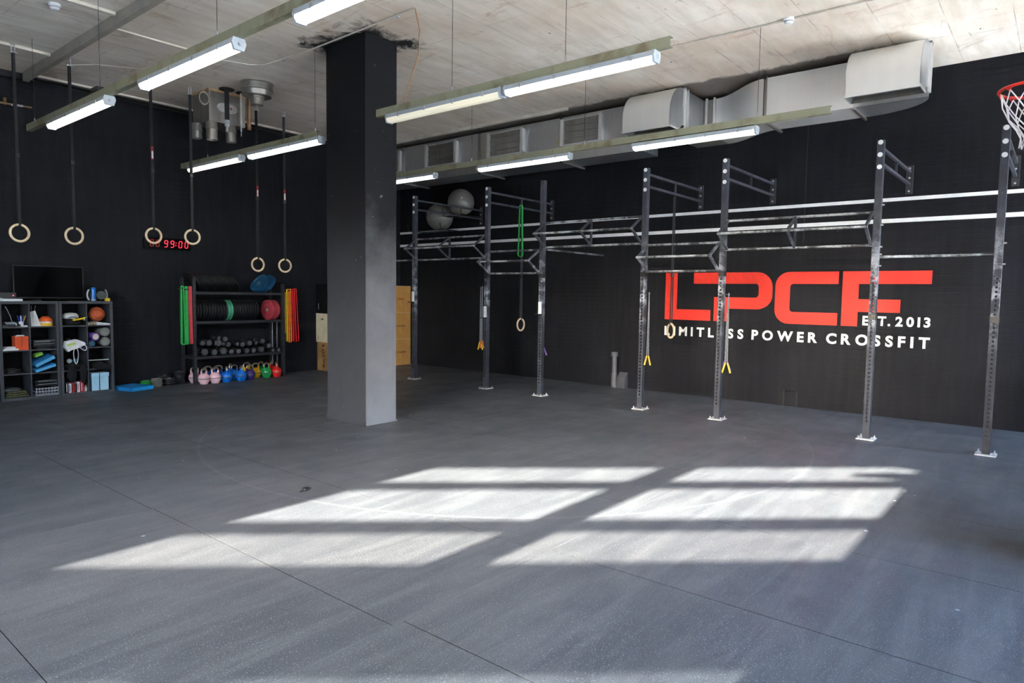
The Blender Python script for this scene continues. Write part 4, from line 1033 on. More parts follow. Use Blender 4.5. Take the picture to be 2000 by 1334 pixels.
obj('body', MB().bevbox(-0.035, 0.035, -0.025, 0.025, 0, 0.05, 0.006), M('yellow_block', (232, 196, 30), 0.5), t, 0); obj('studs', MB().cyl((-0.015, 0, 0.05), (-0.015, 0, 0.058), 0.009, 10).cyl((0.015, 0, 0.05), (0.015, 0, 0.058), 0.009, 10), MATS['yellow_block'], t, 30)

# --- row 4 (top) of the left unit
z = cellz(3)
t = thing('telephone', 'black desk telephone with its cord in the top left compartment', 'telephone', (3.05, 12.34, z))
obj('base', MB().prism([(-0.08, 0), (0.08, 0), (0.08, 0.07), (-0.08, 0.03)], -0.11, 0.11, 'x'), BLACKP, t, 0)
kb = MB()
for i in range(4):
    for j in range(3): kb.box(-0.06+i*0.035, -0.038+i*0.035, -0.06+j*0.04, -0.035+j*0.04, 0.03+0.02*(j*0.4+0.4), 0.045+0.02*(j*0.4+0.4))
obj('keypad', kb, GREYP, t, 0)
obj('cord', MB().tube([(0.05, 0.1, 0.06), (0.0, -0.02, 0.16), (-0.05, -0.06, 0.27), (-0.07, -0.06, 0.31)], 0.006, 6), GREYP, t, 50)
t = thing('pen_cup', 'white pen cup full of blue pens in the top left compartment', 'cup', (3.185, 12.32, z))
obj('cup', MB().lathe([(0.03, 0), (0.034, 0.075), (0.030, 0.075), (0.027, 0.005), (0.001, 0.005)], 18), WHITEP, t, 40)
BP = M('pen_blue', (36, 70, 168), 0.4)
for i, (dx, dy, tx, m_) in enumerate(((-0.015, 0, -0.03, BP), (0.0, 0.01, -0.01, BP), (0.012, -0.005, 0.02, BP), (-0.004, -0.01, 0.0, WHITEP), (0.018, 0.008, 0.04, MATS['yellow_handle']))):
    obj('pen', MB().cyl((dx*0.6, dy, 0.006), (dx+tx, dy, 0.155), 0.006, 8).cyl((dx+tx, dy, 0.155), (dx+tx*1.15, dy, 0.17), 0.006, 8, 0.001), m_, t, 40)
t = thing('desk_tray', 'low white tray beside the pen cup', 'tray', (3.17, 12.285, z))
obj('tray', MB().box(-0.07, 0.08, -0.025, 0.01, 0, 0.01).box(-0.07, -0.055, -0.025, 0.01, 0.01, 0.05).box(0.02, 0.08, -0.025, -0.02, 0.01, 0.018), WHITEP, t, 0)
t = thing('paper_bag', 'white paper bag leaning beside the orange cones', 'bag', (3.355, 12.34, z))
obj('bag', MB().add([(-0.05, -0.05, 0), (0.08, -0.05, 0), (0.08, 0.05, 0), (-0.05, 0.05, 0), (-0.05, -0.01, 0.22), (0.02, -0.01, 0.24), (0.02, 0.02, 0.24), (-0.05, 0.02, 0.22)], [(3, 2, 1, 0), (4, 5, 6, 7), (0, 1, 5, 4), (1, 2, 6, 5), (2, 3, 7, 6), (3, 0, 4, 7)]), M('white_paper', (222, 222, 220), 0.8, bump=0.2, bscale=20), t, 0)
obj('string', MB().tube([(0.01, 0, 0.23), (0.02, 0, 0.28), (0.03, 0, 0.32)], 0.003, 6).tube([(-0.02, 0, 0.22), (-0.03, 0, 0.29), (-0.028, 0, 0.32)], 0.003, 6), GREYP, t, 50)
OR = M('cone_orange', (232, 98, 36), 0.5); YE = M('cone_yellow', (238, 190, 50), 0.5); WC = M('cone_white', (236, 226, 214), 0.5)
for i, (m_, dz, lab) in enumerate(((YE, 0.0, 'yellow marker cone at the bottom of the stack'), (WC, 0.048, 'white marker cone in the middle of the stack'), (OR, 0.072, 'orange marker cone on top of the stack'))):
    t = thing('marker_cone', lab, 'cone', (3.515, 12.36, z+dz), 0, 'stacked marker cones')
    hh = 0.05 if i == 0 else (0.028 if i == 1 else 0.075)
    obj('dish', MB().lathe([(0.098, 0), (0.098, hh*0.3), (0.09 if i < 2 else 0.045, hh), (0.03, hh), (0.03, hh-0.004), (0.06, 0.004), (0.09, 0.0)], 28), m_, t, 40)
    if i == 2: obj('hole_rim', MB().lathe([(0.03, hh), (0.03, hh+0.004), (0.045, hh+0.002)], 24), m_, t, 40)
t = thing('small_box', 'dark red packet in the corner right of the cones', 'box', (3.61, 12.45, z))
obj('body', MB().bevbox(-0.014, 0.014, -0.03, 0.03, 0, 0.08, 0.002), M('dark_red_card', (88, 22, 28), 0.6), t, 0)
# --- row 3
z = cellz(2)
t = thing('orange_box', 'bright orange open box with papers in the left shelf', 'box', (3.168, 12.34, z))
OB = M('orange_card', (232, 88, 42), 0.6)
obj('tray', MB().box(-0.08, 0.08, -0.085, -0.08, 0, 0.21).box(-0.08, 0.08, 0.08, 0.085, 0, 0.21).box(-0.085, -0.08, -0.085, 0.085, 0, 0.21).box(0.08, 0.085, -0.085, 0.085, 0, 0.21).box(-0.08, 0.08, -0.08, 0.08, 0, 0.005), OB, t, 0)
obj('papers', MB().box(-0.06, 0.05, -0.03, 0.03, 0.005, 0.218).box(-0.03, 0.06, 0.03, 0.05, 0.005, 0.225), MATS['white_paper'], t, 0)
obj('front_flap', MB().box(-0.004, 0.004, -0.09, -0.085, 0.06, 0.21), M('dark_orange_card', (186, 62, 30), 0.6), t, 0)  # narrow strip in a darker orange
for i in range(4):
    t = thing('paper_sheaf', ('lowest', 'second lowest', 'second topmost', 'topmost')[i]+' white paper sheaf in front of the orange box', 'paper', (3.02+0.008*i, 12.31, z+0.014*i), 0.1*i-0.1, 'paper sheaves')
    obj('sheets', MB().bevbox(-0.09, 0.10, -0.06, 0.08, 0, 0.013, 0.001), MATS['white_paper'], t, 0)
    obj('top_sheet', MB().box(-0.088, 0.098, -0.058, 0.078, 0.013, 0.0138), M('bluish_paper', (196, 200, 226), 0.8), t, 0)
for i, (dz, r_, h_) in enumerate(((0.0, 0.14, 0.03), (0.031, 0.0, 0.055), (0.087, 0.0, 0.05))):
    if i == 0:
        t = thing('plate_stack_disc', 'thin black round disc lying under the laptop cases', 'disc', (3.48, 12.42, z))
        obj('disc', MB().lathe([(0.06, 0), (r_, 0.006), (r_, h_-0.004), (r_-0.02, h_), (0.03, h_), (0.03, 0.0)], 30), RUB, t, 40)
    else:
        t = thing('flat_case', ('lower', 'upper')[i-1]+' flat black case in the second compartment under the cones', 'case', (3.475, 12.43, z+dz), 0.0, 'flat black cases')
        obj('case', MB().bevbox(-0.15, 0.15, -0.12, 0.13, 0, h_, 0.006), BLACKP, t, 0)
        if i == 2: text_obj('lettering', 'training guide', WHITEP, frame((-0.02, -0.1212, 0.028), (1, 0, 0), (0, 0, 1)), t, 0.014, 0.0, 0.2)
        obj('edge_line', MB().box(-0.14, 0.14, -0.121, -0.1195, h_-0.008, h_-0.004), GREYP, t, 0)
# --- row 2
z = cellz(1)
def plates_flat(label0, x, y, z0, n, r, h, mat, grp, cat='weight plate', hub=True):
    for i in range(n):
        where = 'only' if n == 1 else ('bottom' if i == 0 else ('top' if i == n-1 else ORD[i]+' from the bottom'))
        o = thing('change_plate', '%s, %s' % (label0, where), cat, (x+random.uniform(-.012, .012), y+random.uniform(-.012, .012), z0+i*h), random.random(), grp)
        obj('disc', MB().lathe([(0.03, 0), (r-0.012, 0), (r, 0.008), (r, h-0.009), (r-0.012, h-0.001), (r*0.72, h-0.001), (r*0.7, h-0.006), (0.045, h-0.006), (0.043, h-0.001), (0.03, h-0.001), (0.03, 0)], 28), mat, o, 40)
        obj('hub', MB().lathe([(0.025, 0.001), (0.032, 0.001), (0.032, h-0.0005), (0.025, h-0.0005), (0.025, 0.001)], 18), CHROME, o, 40)
plates_flat('black plate lying in the third left compartment', 3.08, 12.44, z, 2, 0.13, 0.032, RUB, 'plates in the left shelf')
BF = M('blue_foam', (26, 112, 168), 0.7, var=0.08); BFL = M('light_blue_foam', (96, 180, 226), 0.7, var=0.06)
for i, (tilt, dz, th, lab) in enumerate(((-0.30, 0.012, 0.05, 'lower tilted blue foam pad stuffed in the cube shelf'), (-0.46, 0.115, 0.06, 'upper tilted blue foam pad stuffed in the cube shelf'))):
    t = thing('foam_pad', lab, 'pad', (3.455, 12.33, z+dz+0.042), 0, 'foam pads', rot=(rad(6), tilt, rad(3)))
    obj('pad', MB().bevbox(-0.15, 0.14, -0.13, 0.2, 0, th, 0.006), BF, t, 0)
    obj('light_edge', MB().box(-0.145, 0.135, -0.1315, -0.128, 0.006, th-0.006), BFL, t, 0)
t = thing('green_cloth', 'lime green cloth lying on top of the blue pads', 'cloth', (3.40, 12.36, z+0.245), 0, None, (0, rad(-18), rad(10)))
obj('folds', MB().bevbox(-0.06, 0.06, -0.06, 0.06, 0, 0.03, 0.008).bevbox(-0.05, 0.055, -0.062, 0.05, 0.03, 0.055, 0.008), M('lime_cloth', (150, 206, 84), 0.85, bump=0.4, bscale=30), t, 30)
# --- row 1
z = cellz(0)
t = thing('folded_blanket', 'olive green blanket folded in the bottom left compartment', 'blanket', (3.09, 12.36, z))
OLV = M('olive_cloth', (98, 100, 66), 0.9, rgb2=(72, 74, 46), scale=22, bump=0.7, bscale=40)
for k in range(3): obj('fold', MB().bevbox(-0.15+0.01*k, 0.155-0.015*k, -0.1, 0.12, 0.033*k, 0.033*k+0.036, 0.014), OLV, t, 40)
plates_flat('grey disc on the olive blanket', 3.05, 12.38, z+0.106, 1, 0.13, 0.03, M('grey_rubber', (88, 90, 94), 0.5), 'discs on the blanket')
t = thing('storage_crate', 'grey lattice plastic crate in the bottom compartment of the left shelf', 'crate', (3.47, 12.35, z))
GC = M('crate_grey', (140, 142, 148), 0.5)
obj('base', MB().box(-0.15, 0.15, -0.13, 0.15, 0, 0.012), GC, t, 0)
mb = MB()
for k in range(3): mb.box(-0.15, 0.15, -0.135, -0.127, 0.012+0.045*k, 0.03+0.045*k).box(-0.154, -0.146, -0.13, 0.15, 0.012+0.045*k, 0.03+0.045*k).box(0.146, 0.154, -0.13, 0.15, 0.012+0.045*k, 0.03+0.045*k)
for k in range(8): mb.box(-0.15+k*0.041, -0.138+k*0.041, -0.134, -0.128, 0.01, 0.13)
obj('lattice', mb, GC, t, 0)
for i in range(2):
    t = thing('flat_case', ('lower', 'upper')[i]+' thin black case lying on the grey crate', 'case', (3.47, 12.40, z+0.14+0.05*i), 0, 'flat black cases')
    obj('case', MB().bevbox(-0.14, 0.15, -0.12, 0.1, 0, 0.04, 0.006), BLACKP, t, 0); obj('edge_line', MB().box(-0.1, 0.15, -0.1215, -0.1195, 0.03, 0.037), GREYP, t, 0)

# --- right unit, top row
z = cellz(3)
t = thing('folded_sack', 'crumpled black cloth sack under the pale helmet', 'sack', (C2L, 12.38, z))
CL = M('black_cloth', (22, 22, 24), 0.95, bump=0.8, bscale=26)
def lump(mb, c, rx, ry, rz_, seed, n=18, m=10):
    rnd = random.Random(seed); ph = [rnd.uniform(0, 6.28) for _ in range(6)]
    vs = []; st0 = len(mb.v)
    for i in range(m+1):
        th = pi*i/m
        for k in range(n):
            a = 2*pi*k/n
            q = 1+0.12*sin(3*a+ph[0]+2*th)+0.09*sin(5*a+ph[1]-3*th)+0.07*sin(7*th+ph[2]+a)
            x, y, z_ = rx*q*sin(th)*cos(a), ry*q*sin(th)*sin(a), -rz_*cos(th)*(1+0.06*sin(4*a+ph[3]))
            vs.append((c[0]+x, c[1]+y, c[2]+max(-rz_*0.9, z_)))
    fs = [(i*n+k, i*n+(k+1) % n, (i+1)*n+(k+1) % n, (i+1)*n+k) for i in range(m) for k in range(n)]
    return mb.add(vs, fs)
obj('cloth', lump(MB(), (0, 0, 0.05), 0.122, 0.11, 0.055, 1), CL, t, 60); obj('hem', lump(MB(), (0.02, -0.06, 0.04), 0.09, 0.06, 0.04, 2), CL, t, 60)
t = thing('helmet', 'pale grey soft helmet with dark straps on the black sack', 'helmet', (C2L-0.02, 12.37, z+0.105))
obj('shell', MB().lathe([(0.10, 0.0), (0.115, 0.02), (0.11, 0.06), (0.08, 0.09), (0.001, 0.10)], 28), M('pale_grey_shell', (206, 206, 204), 0.6), t, 60)
obj('strap', MB().tube([(-0.06, -0.10, 0.015), (-0.02, -0.13, 0.035), (0.03, -0.13, 0.03), (0.06, -0.10, 0.01)], 0.006, 8), BLACKP, t, 50)
t = thing('air_horn', 'yellow curved pump handle lying before the pale helmet', 'pump', (C2L+0.07, 12.27, z+0.10))
obj('barrel', MB().tube([(-0.09, 0, -0.012), (-0.02, 0, -0.006), (0.05, 0, 0.008), (0.085, 0, 0.02)], 0.015, 10), MATS['yellow_block'], t, 50)
obj('nozzle', MB().cyl((0.08, 0, 0.02), (0.125, 0, 0.036), 0.009, 10).cyl((0.07, 0, 0.014), (0.075, 0, -0.02), 0.012, 10), GREYP, t, 40)
t = thing('basketball', 'orange basketball in the top right compartment', 'ball', (C2R+0.005, 12.38, z+0.055+0.118))
BB = M('basketball_leather', (196, 88, 46), 0.6, var=0.06, bump=0.5, bscale=220)
obj('shell', MB().sphere((0, 0, 0), 0.118, 36, 22), BB, t, 60)
sm_ = MB()
for rx_, ry_, off in ((0, 90, 0), (0, 0, 0), (0, 0, 0.055), (0, 0, -0.055)):
    rr = math.sqrt(0.1185**2-off**2); q0 = len(sm_.v)
    sm_.tube([(rr*cos(a), rr*sin(a), off) for a in [2*pi*i/40 for i in range(40)]], 0.0026, 5, True)
    sm_.xf(Matrix.Rotation(rad(35), 4, 'Y') @ Matrix.Rotation(rad(60 if ry_ == 0 else -30), 4, 'X'), q0)
obj('seam', sm_, BLACKP, t, 60)
for i, x in enumerate((-0.125, -0.085, -0.04)):
    t = thing('paper_roll', ('leftmost', 'middle', 'rightmost')[i]+' rolled paper tube under the basketball', 'paper roll', (C2R+x-0.03, 12.26, z+0.022), 0, 'paper rolls')
    obj('tube', MB().lathe([(0.021, 0), (0.021, 0.3), (0.012, 0.3), (0.012, 0.0), (0.021, 0.0)], 20, 'y'), M('cream_paper', (226, 210, 176), 0.8), t, 40)
t = thing('paper_sheaf', 'white papers lying flat under the basketball', 'paper', (C2R+0.07, 12.36, z))
obj('sheets', MB().add([(-0.11, -0.10, 0), (0.09, -0.10, 0), (0.09, 0.16, 0), (-0.11, 0.16, 0), (-0.11, -0.10, 0.053), (0.09, -0.10, 0.02), (0.09, 0.16, 0.02), (-0.11, 0.16, 0.053)], [(3, 2, 1, 0), (4, 5, 6, 7), (0, 1, 5, 4), (1, 2, 6, 5), (2, 3, 7, 6), (3, 0, 4, 7)]), MATS['white_paper'], t, 0)
obj('lower_sheets', MB().box(-0.105, 0.1, -0.105, 0.15, 0.0, 0.006), MATS['bluish_paper'], t, 0)
# --- right unit, second row
z = cellz(2)
t = thing('medicine_ball', 'glossy black ball in the compartment behind the white tote bag', 'ball', (C2L-0.05, 12.46, z+0.10))
obj('shell', MB().sphere((0, 0, 0), 0.10, 28, 18), M('gloss_black_rubber', (18, 18, 20), 0.2), t, 60); obj('valve', MB().cyl((0, -0.098, 0.02), (0, -0.102, 0.0205), 0.008, 8), GREYP, t, 40)
t = thing('tote_bag', 'white printed tote bag with cord handles hanging over the shelf edge', 'bag', (C2L-0.03, 12.178, z))
WB = M('white_cotton', (228, 226, 228), 0.85, bump=0.4, bscale=26)
tb = MB().bevbox(-0.12, 0.12, -0.03, 0.10, 0.0, 0.06, 0.015)
bagp = [(-0.14, 0.02), (-0.13, 0.11), (0.02, 0.14), (0.13, 0.09), (0.15, 0.055), (0.04, 0.0), (-0.06, -0.03), (-0.1, -0.055)]
obj('cloth', MB().prism(bagp, -0.03, 0.07, 'y'), WB, t, 0)
obj('print', MB().prism([(-0.12, 0.07), (0.0, 0.095), (0.005, 0.06), (-0.11, 0.035)], -0.032, -0.0295, 'y'), M('lime_print', (190, 216, 110), 0.8), t, 0)
def cordloop(c, w_, l_, tilt): return [(c[0]+w_*sin(a)*(1+0.3*cos(a))+tilt*(1-cos(a)), c[1], c[2]-l_/2*(1-cos(a))) for a in [2*pi*i/24 for i in range(24)]]
obj('cord_handle', MB().tube(cordloop((0.0, -0.04, 0.0), 0.032, 0.25, 0.0), 0.0065, 8, True), WB, t, 60)
obj('cord_handle', MB().tube(cordloop((0.09, -0.035, 0.05), 0.045, 0.09, 0.02), 0.0065, 8, True), WB, t, 60)
GF = M('grey_foam_roll', (118, 118, 116), 0.8, bump=0.2, bscale=80)
for i, dz in enumerate((0.005, 0.165)):
    t = thing('foam_roller', ('lower', 'upper')[i]+' grey foam roller showing its round end in the shelf', 'roller', (C2R+0.088, 12.27, z+dz+0.075), 0, 'grey foam rollers')
    obj('cylinder', MB().lathe([(0.001, 0), (0.066, 0), (0.074, 0.008), (0.074, 0.33), (0.001, 0.33)], 30, 'y'), GF, t, 40)
    obj('core', MB().lathe([(0.001, -0.0008), (0.05, -0.0008), (0.05, 0.001)], 24, 'y'), M('grey_foam_face', (132, 132, 128), 0.8), t, 40)
t = thing('massage_roller', 'purple ridged massage roller with a hollow cream core', 'roller', (C2R-0.055, 12.275, z+0.165), 0.14)
PU = M('purple_foam', (112, 78, 176), 0.6)
gear = []
for i in range(48): r_ = 0.066 if i % 4 < 2 else 0.058; gear.append((r_*cos(2*pi*i/48), r_*sin(2*pi*i/48)))
rl = MB(); n_ = 48
for j in range(9):
    y0 = 0.033*j; rl.prism([(a*(1.0), b) for a, b in gear], y0, y0+0.025, 'y'); rl.prism([(a*0.88, b*0.88) for a, b in gear], y0+0.025, y0+0.033, 'y')
obj('foam', rl, PU, t, 0); obj('core', MB().lathe([(0.038, -0.002), (0.046, -0.002), (0.046, 0.001), (0.001, 0.001)], 28, 'y'), MATS['cream_paper'], t, 40)
t = thing('massage_roller', 'small teal ring roller low in the compartment with the purple one', 'roller', (C2R-0.115, 12.27, z+0.052), 0)
obj('foam', MB().lathe([(0.045, 0), (0.052, 0.006), (0.052, 0.28), (0.045, 0.285), (0.04, 0.285), (0.04, 0.0), (0.045, 0)], 26, 'y'), M('teal_ring', (68, 118, 140), 0.5), t, 40); obj('core', MB().lathe([(0.001, 0.004), (0.04, 0.004)], 24, 'y'), BLACKP, t, 0)
# --- right unit, third row
z = cellz(1)
t = thing('cloth_pile', 'black cloth bundle in the lower middle compartment spilling over the shelf', 'cloth', (C2L, 12.36, z))
obj('upper_fold', lump(MB(), (0, 0, 0.055), 0.12, 0.095, 0.06, 5), CL, t, 60); obj('hanging_fold', lump(MB(), (0.09, -0.142, -0.07), 0.05, 0.025, 0.16, 6), CL, t, 60); obj('hanging_fold', lump(MB(), (-0.06, -0.140, -0.06), 0.07, 0.022, 0.13, 9), CL, t, 60)
t = thing('goggles', 'teal rimmed goggles lying on the black cloth bundle', 'goggles', (C2L-0.035, 12.29, z+0.115))
for s in (-1, 1): obj('lens', MB().lathe([(0.001, -0.012), (0.028, -0.012), (0.036, 0.0), (0.036, 0.02), (0.03, 0.026)], 20, 'y', (s*0.042, 0, 0.03)), M('teal_plastic', (30, 104, 108), 0.3) if s > 0 else GREYP, t, 40)
obj('strap', MB().bar((-0.012, 0, 0.03), (0.012, 0, 0.03), 0.01, 0.01), BLACKP, t, 0)
t = thing('cloth_pile', 'black cloth bundle in the compartment above the pale blue box', 'cloth', (C2R, 12.36, z))
obj('upper_fold', lump(MB(), (0, 0, 0.06), 0.125, 0.09, 0.065, 7), CL, t, 60); obj('hanging_fold', lump(MB(), (0.02, -0.142, 0.03), 0.14, 0.024, 0.05, 8), CL, t, 60)
t = thing('ruler', 'pale green flat strip on top of the black cloth', 'strip', (C2R-0.02, 12.29, z+0.13))
obj('strip', MB().bevbox(-0.145, 0.145, -0.02, 0.02, 0, 0.014, 0.002), M('pale_green', (190, 208, 190), 0.6), t, 0); obj('end_cap', MB().box(0.145, 0.152, -0.02, 0.02, 0, 0.014), GREYP, t, 0)
# --- right unit, bottom row
z = cellz(0)
RD, WH, BK = M('red_card', (196, 30, 42), 0.5), WHITEP, BLACKP
for i, (x, m1, m2, hh, lab) in enumerate(((-0.125, BK, WH, 0.17, 'black box with a white edge, leftmost of the row'), (-0.085, WH, BK, 0.15, 'narrow white and black box beside the red ones'), (-0.045, RD, BK, 0.16, 'left red box in the bottom row'), (-0.008, BK, RD, 0.13, 'small black box between the two red boxes'), (0.035, WH, RD, 0.165, 'white fronted box in the bottom row'), (0.085, RD, WH, 0.175, 'right red box with a white edge in the bottom row'))):
    t = thing('small_box', lab, 'box', (C2L+x, 12.33, z), 0, 'small boxes in the bottom compartment')
    obj('carton', MB().bevbox(-0.019, 0.019 if i < 5 else 0.03, -0.06, 0.07, 0, hh, 0.002), m1, t, 0); obj('spine_label', MB().box(-0.012, -0.002, -0.0612, -0.0595, 0.02, hh-0.02), m2, t, 0)
t = thing('small_bottle', 'small white bottle at the end of the red boxes', 'bottle', (C2L+0.145, 12.31, z))
obj('body', MB().lathe([(0.022, 0), (0.024, 0.05), (0.01, 0.07), (0.01, 0.08)], 16), WHITEP, t, 40); obj('cap', MB().lathe([(0.012, 0.08), (0.012, 0.1), (0.001, 0.1)], 12), GREYP, t, 40)
t = thing('gift_box', 'pale blue lidded box tied with a dark ribbon in the bottom compartment', 'box', (C2R-0.005, 12.37, z))
PB = M('pale_blue_card', (160, 204, 226), 0.6, rgb2=(184, 222, 240), scale=3)
obj('carton', MB().bevbox(-0.125, 0.125, -0.10, 0.12, 0, 0.24, 0.003), PB, t, 0); obj('lid', MB().bevbox(-0.132, 0.132, -0.107, 0.127, 0.225, 0.29, 0.003), PB, t, 0)
obj('ribbon', MB().box(-0.018, -0.010, -0.109, -0.099, 0, 0.29).box(-0.018, -0.010, -0.107, 0.12, 0.29, 0.292), M('dark_ribbon', (40, 52, 70), 0.6), t, 0)
for k in range(6): obj('print_line', MB().box(-0.115, 0.12, -0.1006, -0.0995, 0.03+0.033*k, 0.033+0.033*k), M('blue_line', (120, 170, 200), 0.6), t, 0)

# --- on the floor between the shelf and the rack
t = thing('foam_mat', 'blue foam balance mat lying on the floor beside the cube shelf', 'mat', (4.74, 12.28, 0), rad(18))
obj('pad', MB().bevbox(-0.21, 0.21, -0.245, 0.245, 0, 0.068, 0.008), M('mat_blue', (24, 130, 196), 0.6, var=0.06), t, 0)
obj('front_edge', MB().box(-0.205, 0.205, -0.247, -0.2445, 0.008, 0.06), M('mat_bright_blue', (30, 160, 226), 0.6), t, 0)
GRP = M('green_plate', (30, 140, 46), 0.45)
plates_flat('green plate in the stack behind the blue mat', 5.06, 12.52, 0, 4, 0.095, 0.026, GRP, 'green change plates')
plates_flat('grey rimmed plate in the stack beside the blue mat', 5.14, 12.30, 0, 7, 0.09, 0.022, M('grey_rim_plate', (140, 136, 130), 0.35, 0.2), 'grey rimmed change plates')
plates_flat('black plate in the low middle floor stack', 5.40, 12.40, 0, 4, 0.115, 0.032, RUB, 'low stack of black plates')
plates_flat('black plate in the short stack against the wall', 5.38, 12.56, 0, 5, 0.10, 0.034, RUB, 'rear stack of black plates')
plates_flat('black plate in the tallest stack beside the rack', 5.63, 12.50, 0, 8, 0.088, 0.028, RUB, 'tall stack of black plates')

# ================================================================== STORAGE RACK
rack = thing('storage_rack', 'black steel storage rack holding plates, dumbbells and kettlebells', 'rack', (6.656, 12.20, 0))
RX0, RX1, RYF, RYB_ = -0.885, 0.905, -0.01, 0.451
def post(x, y, h):
    mb = MB().box(x-0.028, x+0.028, y-0.028, y-0.025, 0, h).box(x-0.028, x-0.025, y-0.028, y+0.028, 0, h).box(x+0.025, x+0.028, y-0.028, y+0.028, 0, h).box(x-0.028, x+0.028, y+0.025, y+0.028, 0, h)
    p = obj('post', mb, DARKST, rack, 0)
    hb = MB()
    for k in range(int(h/0.11)): hb.cyl((x, y-0.0286, 0.06+0.11*k), (x, y-0.0279, 0.06+0.11*k), 0.009, 8)
    h_ = obj('hole', hb, M('hole_black', (6, 6, 7), 0.9), p, 0); h_['kind'] = 'stuff'
for x, y, h in ((RX0, RYF, 1.95), (RX1, RYF, 1.86), (RX0, RYB_, 1.95), (RX1, RYB_, 1.86)): post(x, y, h)
for z in (1.685, 1.145, 0.50):
    s = obj('shelf', MB().box(RX0, RX1, RYF-0.02, RYF+0.01, z-0.045, z).box(RX0, RX1, RYB_-0.01, RYB_+0.02, z-0.045, z), DARKST, rack, 0)
    obj('deck', MB().box(RX0, RX1, RYF, RYB_, z-0.012, z-0.004), DARKST, s, 0)
    for x in (RX0, RX1): obj('side_rail', MB().box(x-0.02, x+0.02, RYF, RYB_, z-0.045, z-0.005), DARKST, s, 0)
for x, y, dx in ((RX0-0.03, 0.02, -0.25), (RX1+0.03, 0.02, 0.26)): obj('band_peg', MB().cyl((x, y, 1.725), (x+dx, y, 1.735), 0.012, 10), DARKST, rack, 40)

# bumper plates (axis along x)
def make_plate(name_mat, r, th):
    t = thing('bumper_plate', 'x', 'weight plate', (0, 0, 0))
    h = th/2
    prof = [(0.027, -h*0.8), (0.07, -h*0.8), (0.075, -h*0.55), (r*0.72, -h*0.55), (r*0.78, -h*0.95), (r-0.012, -h), (r, -h+0.008), (r, h-0.008), (r-0.012, h), (r*0.78, h*0.95), (r*0.72, h*0.55), (0.075, h*0.55), (0.07, h*0.8), (0.027, h*0.8), (0.027, -h*0.8)]
    obj('disc', MB().lathe(prof, 40, 'x'), name_mat, t, 40)
    obj('hub', MB().lathe([(0.0255, -h*0.84), (0.034, -h*0.84), (0.034, h*0.84), (0.0255, h*0.84), (0.0255, -h*0.84)], 20, 'x'), CHROME, t, 40)
    return t
GRB = M('green_bumper', (70, 150, 116), 0.6, var=0.15); RDB = M('red_bumper', (176, 58, 70), 0.55, var=0.12); BLB = M('blue_bumper', (14, 68, 104), 0.5, var=0.1)
RUBP = M('black_bumper', (24, 24, 27), 0.32, var=0.2)
BR = 0.2
protos = {}
def plate(mat, key, loc, rot, label, group, th):
    k_ = (key, th)
    if k_ not in protos:
        o = make_plate(mat, BR, th); protos[k_] = o; o.location = loc; o.rotation_euler = rot; o['label'] = label; o['group'] = group
    else: dup(protos[k_], loc=loc, rot=rot, label=label, group=group)
yc = 12.4205
Q = 0.9965
zs = 1.145+BR-0.004
def row(n, x0, x1, first):
    st_ = (x1-x0)/n
    return [(x0+st_*(i+0.5), st_) for i in range(n)]
i = 0
for x, s in row(11, 5.86*Q, 6.46*Q, 0):
    plate(RUBP, 'k', (x, yc, zs), (random.random(), 0, 0.02*random.uniform(-1, 1)), 'black bumper plate left of the green pair, %s from the left' % ORD[i], 'black plates left of the green pair', 0.050); i += 1
for q, x in enumerate((6.49*Q, 6.545*Q)): plate(GRB, 'g', (x, yc, zs), (0.3*q, 0, 0.0), ('left', 'right')[q]+' one of the two green bumper plates on the middle shelf', 'green bumper plates', 0.054)
i = 0
for x, s in row(10, 6.575*Q, 7.10*Q, 0):
    plate(RUBP, 'k', (x, yc, zs), (random.random(), 0, 0.02*random.uniform(-1, 1)), 'black bumper plate between the green and red plates, %s from the left' % ORD[i], 'black plates right of the green pair', 0.050); i += 1
for q, x in enumerate((7.38, 7.465)): plate(RDB, 'r', (x, yc, zs), (0.4*q, 0, rad(9)), ('left', 'right')[q]+' one of the two red bumper plates on the middle shelf', 'red bumper plates', 0.078)
# leaning row on the top shelf: tops lean to the left
zt0 = 1.685
lean = rad(-32)
for i in range(17):
    x = 5.87+i*0.046
    hgt_ = BR*cos(lean)+0.022*abs(sin(lean))
    plate(RUBP, 'k2', (x, yc+0.0, zt0+hgt_+0.002), (random.random()*0.3, 0, 0) if False else (0, lean, 0), 'black bumper plate leaning on the top shelf, %s from the left' % ORD[i], 'leaning black plates on the top shelf', 0.038)
for q, x in enumerate((7.20, 7.345)):
    le = rad(38)
    plate(BLB, 'b', (x, yc, zt0+BR*cos(le)+0.035*sin(le)+0.002), (0, le, rad(10)), ('left', 'right')[q]+' one of the two blue bumper plates leaning on the top shelf', 'blue bumper plates', 0.085)

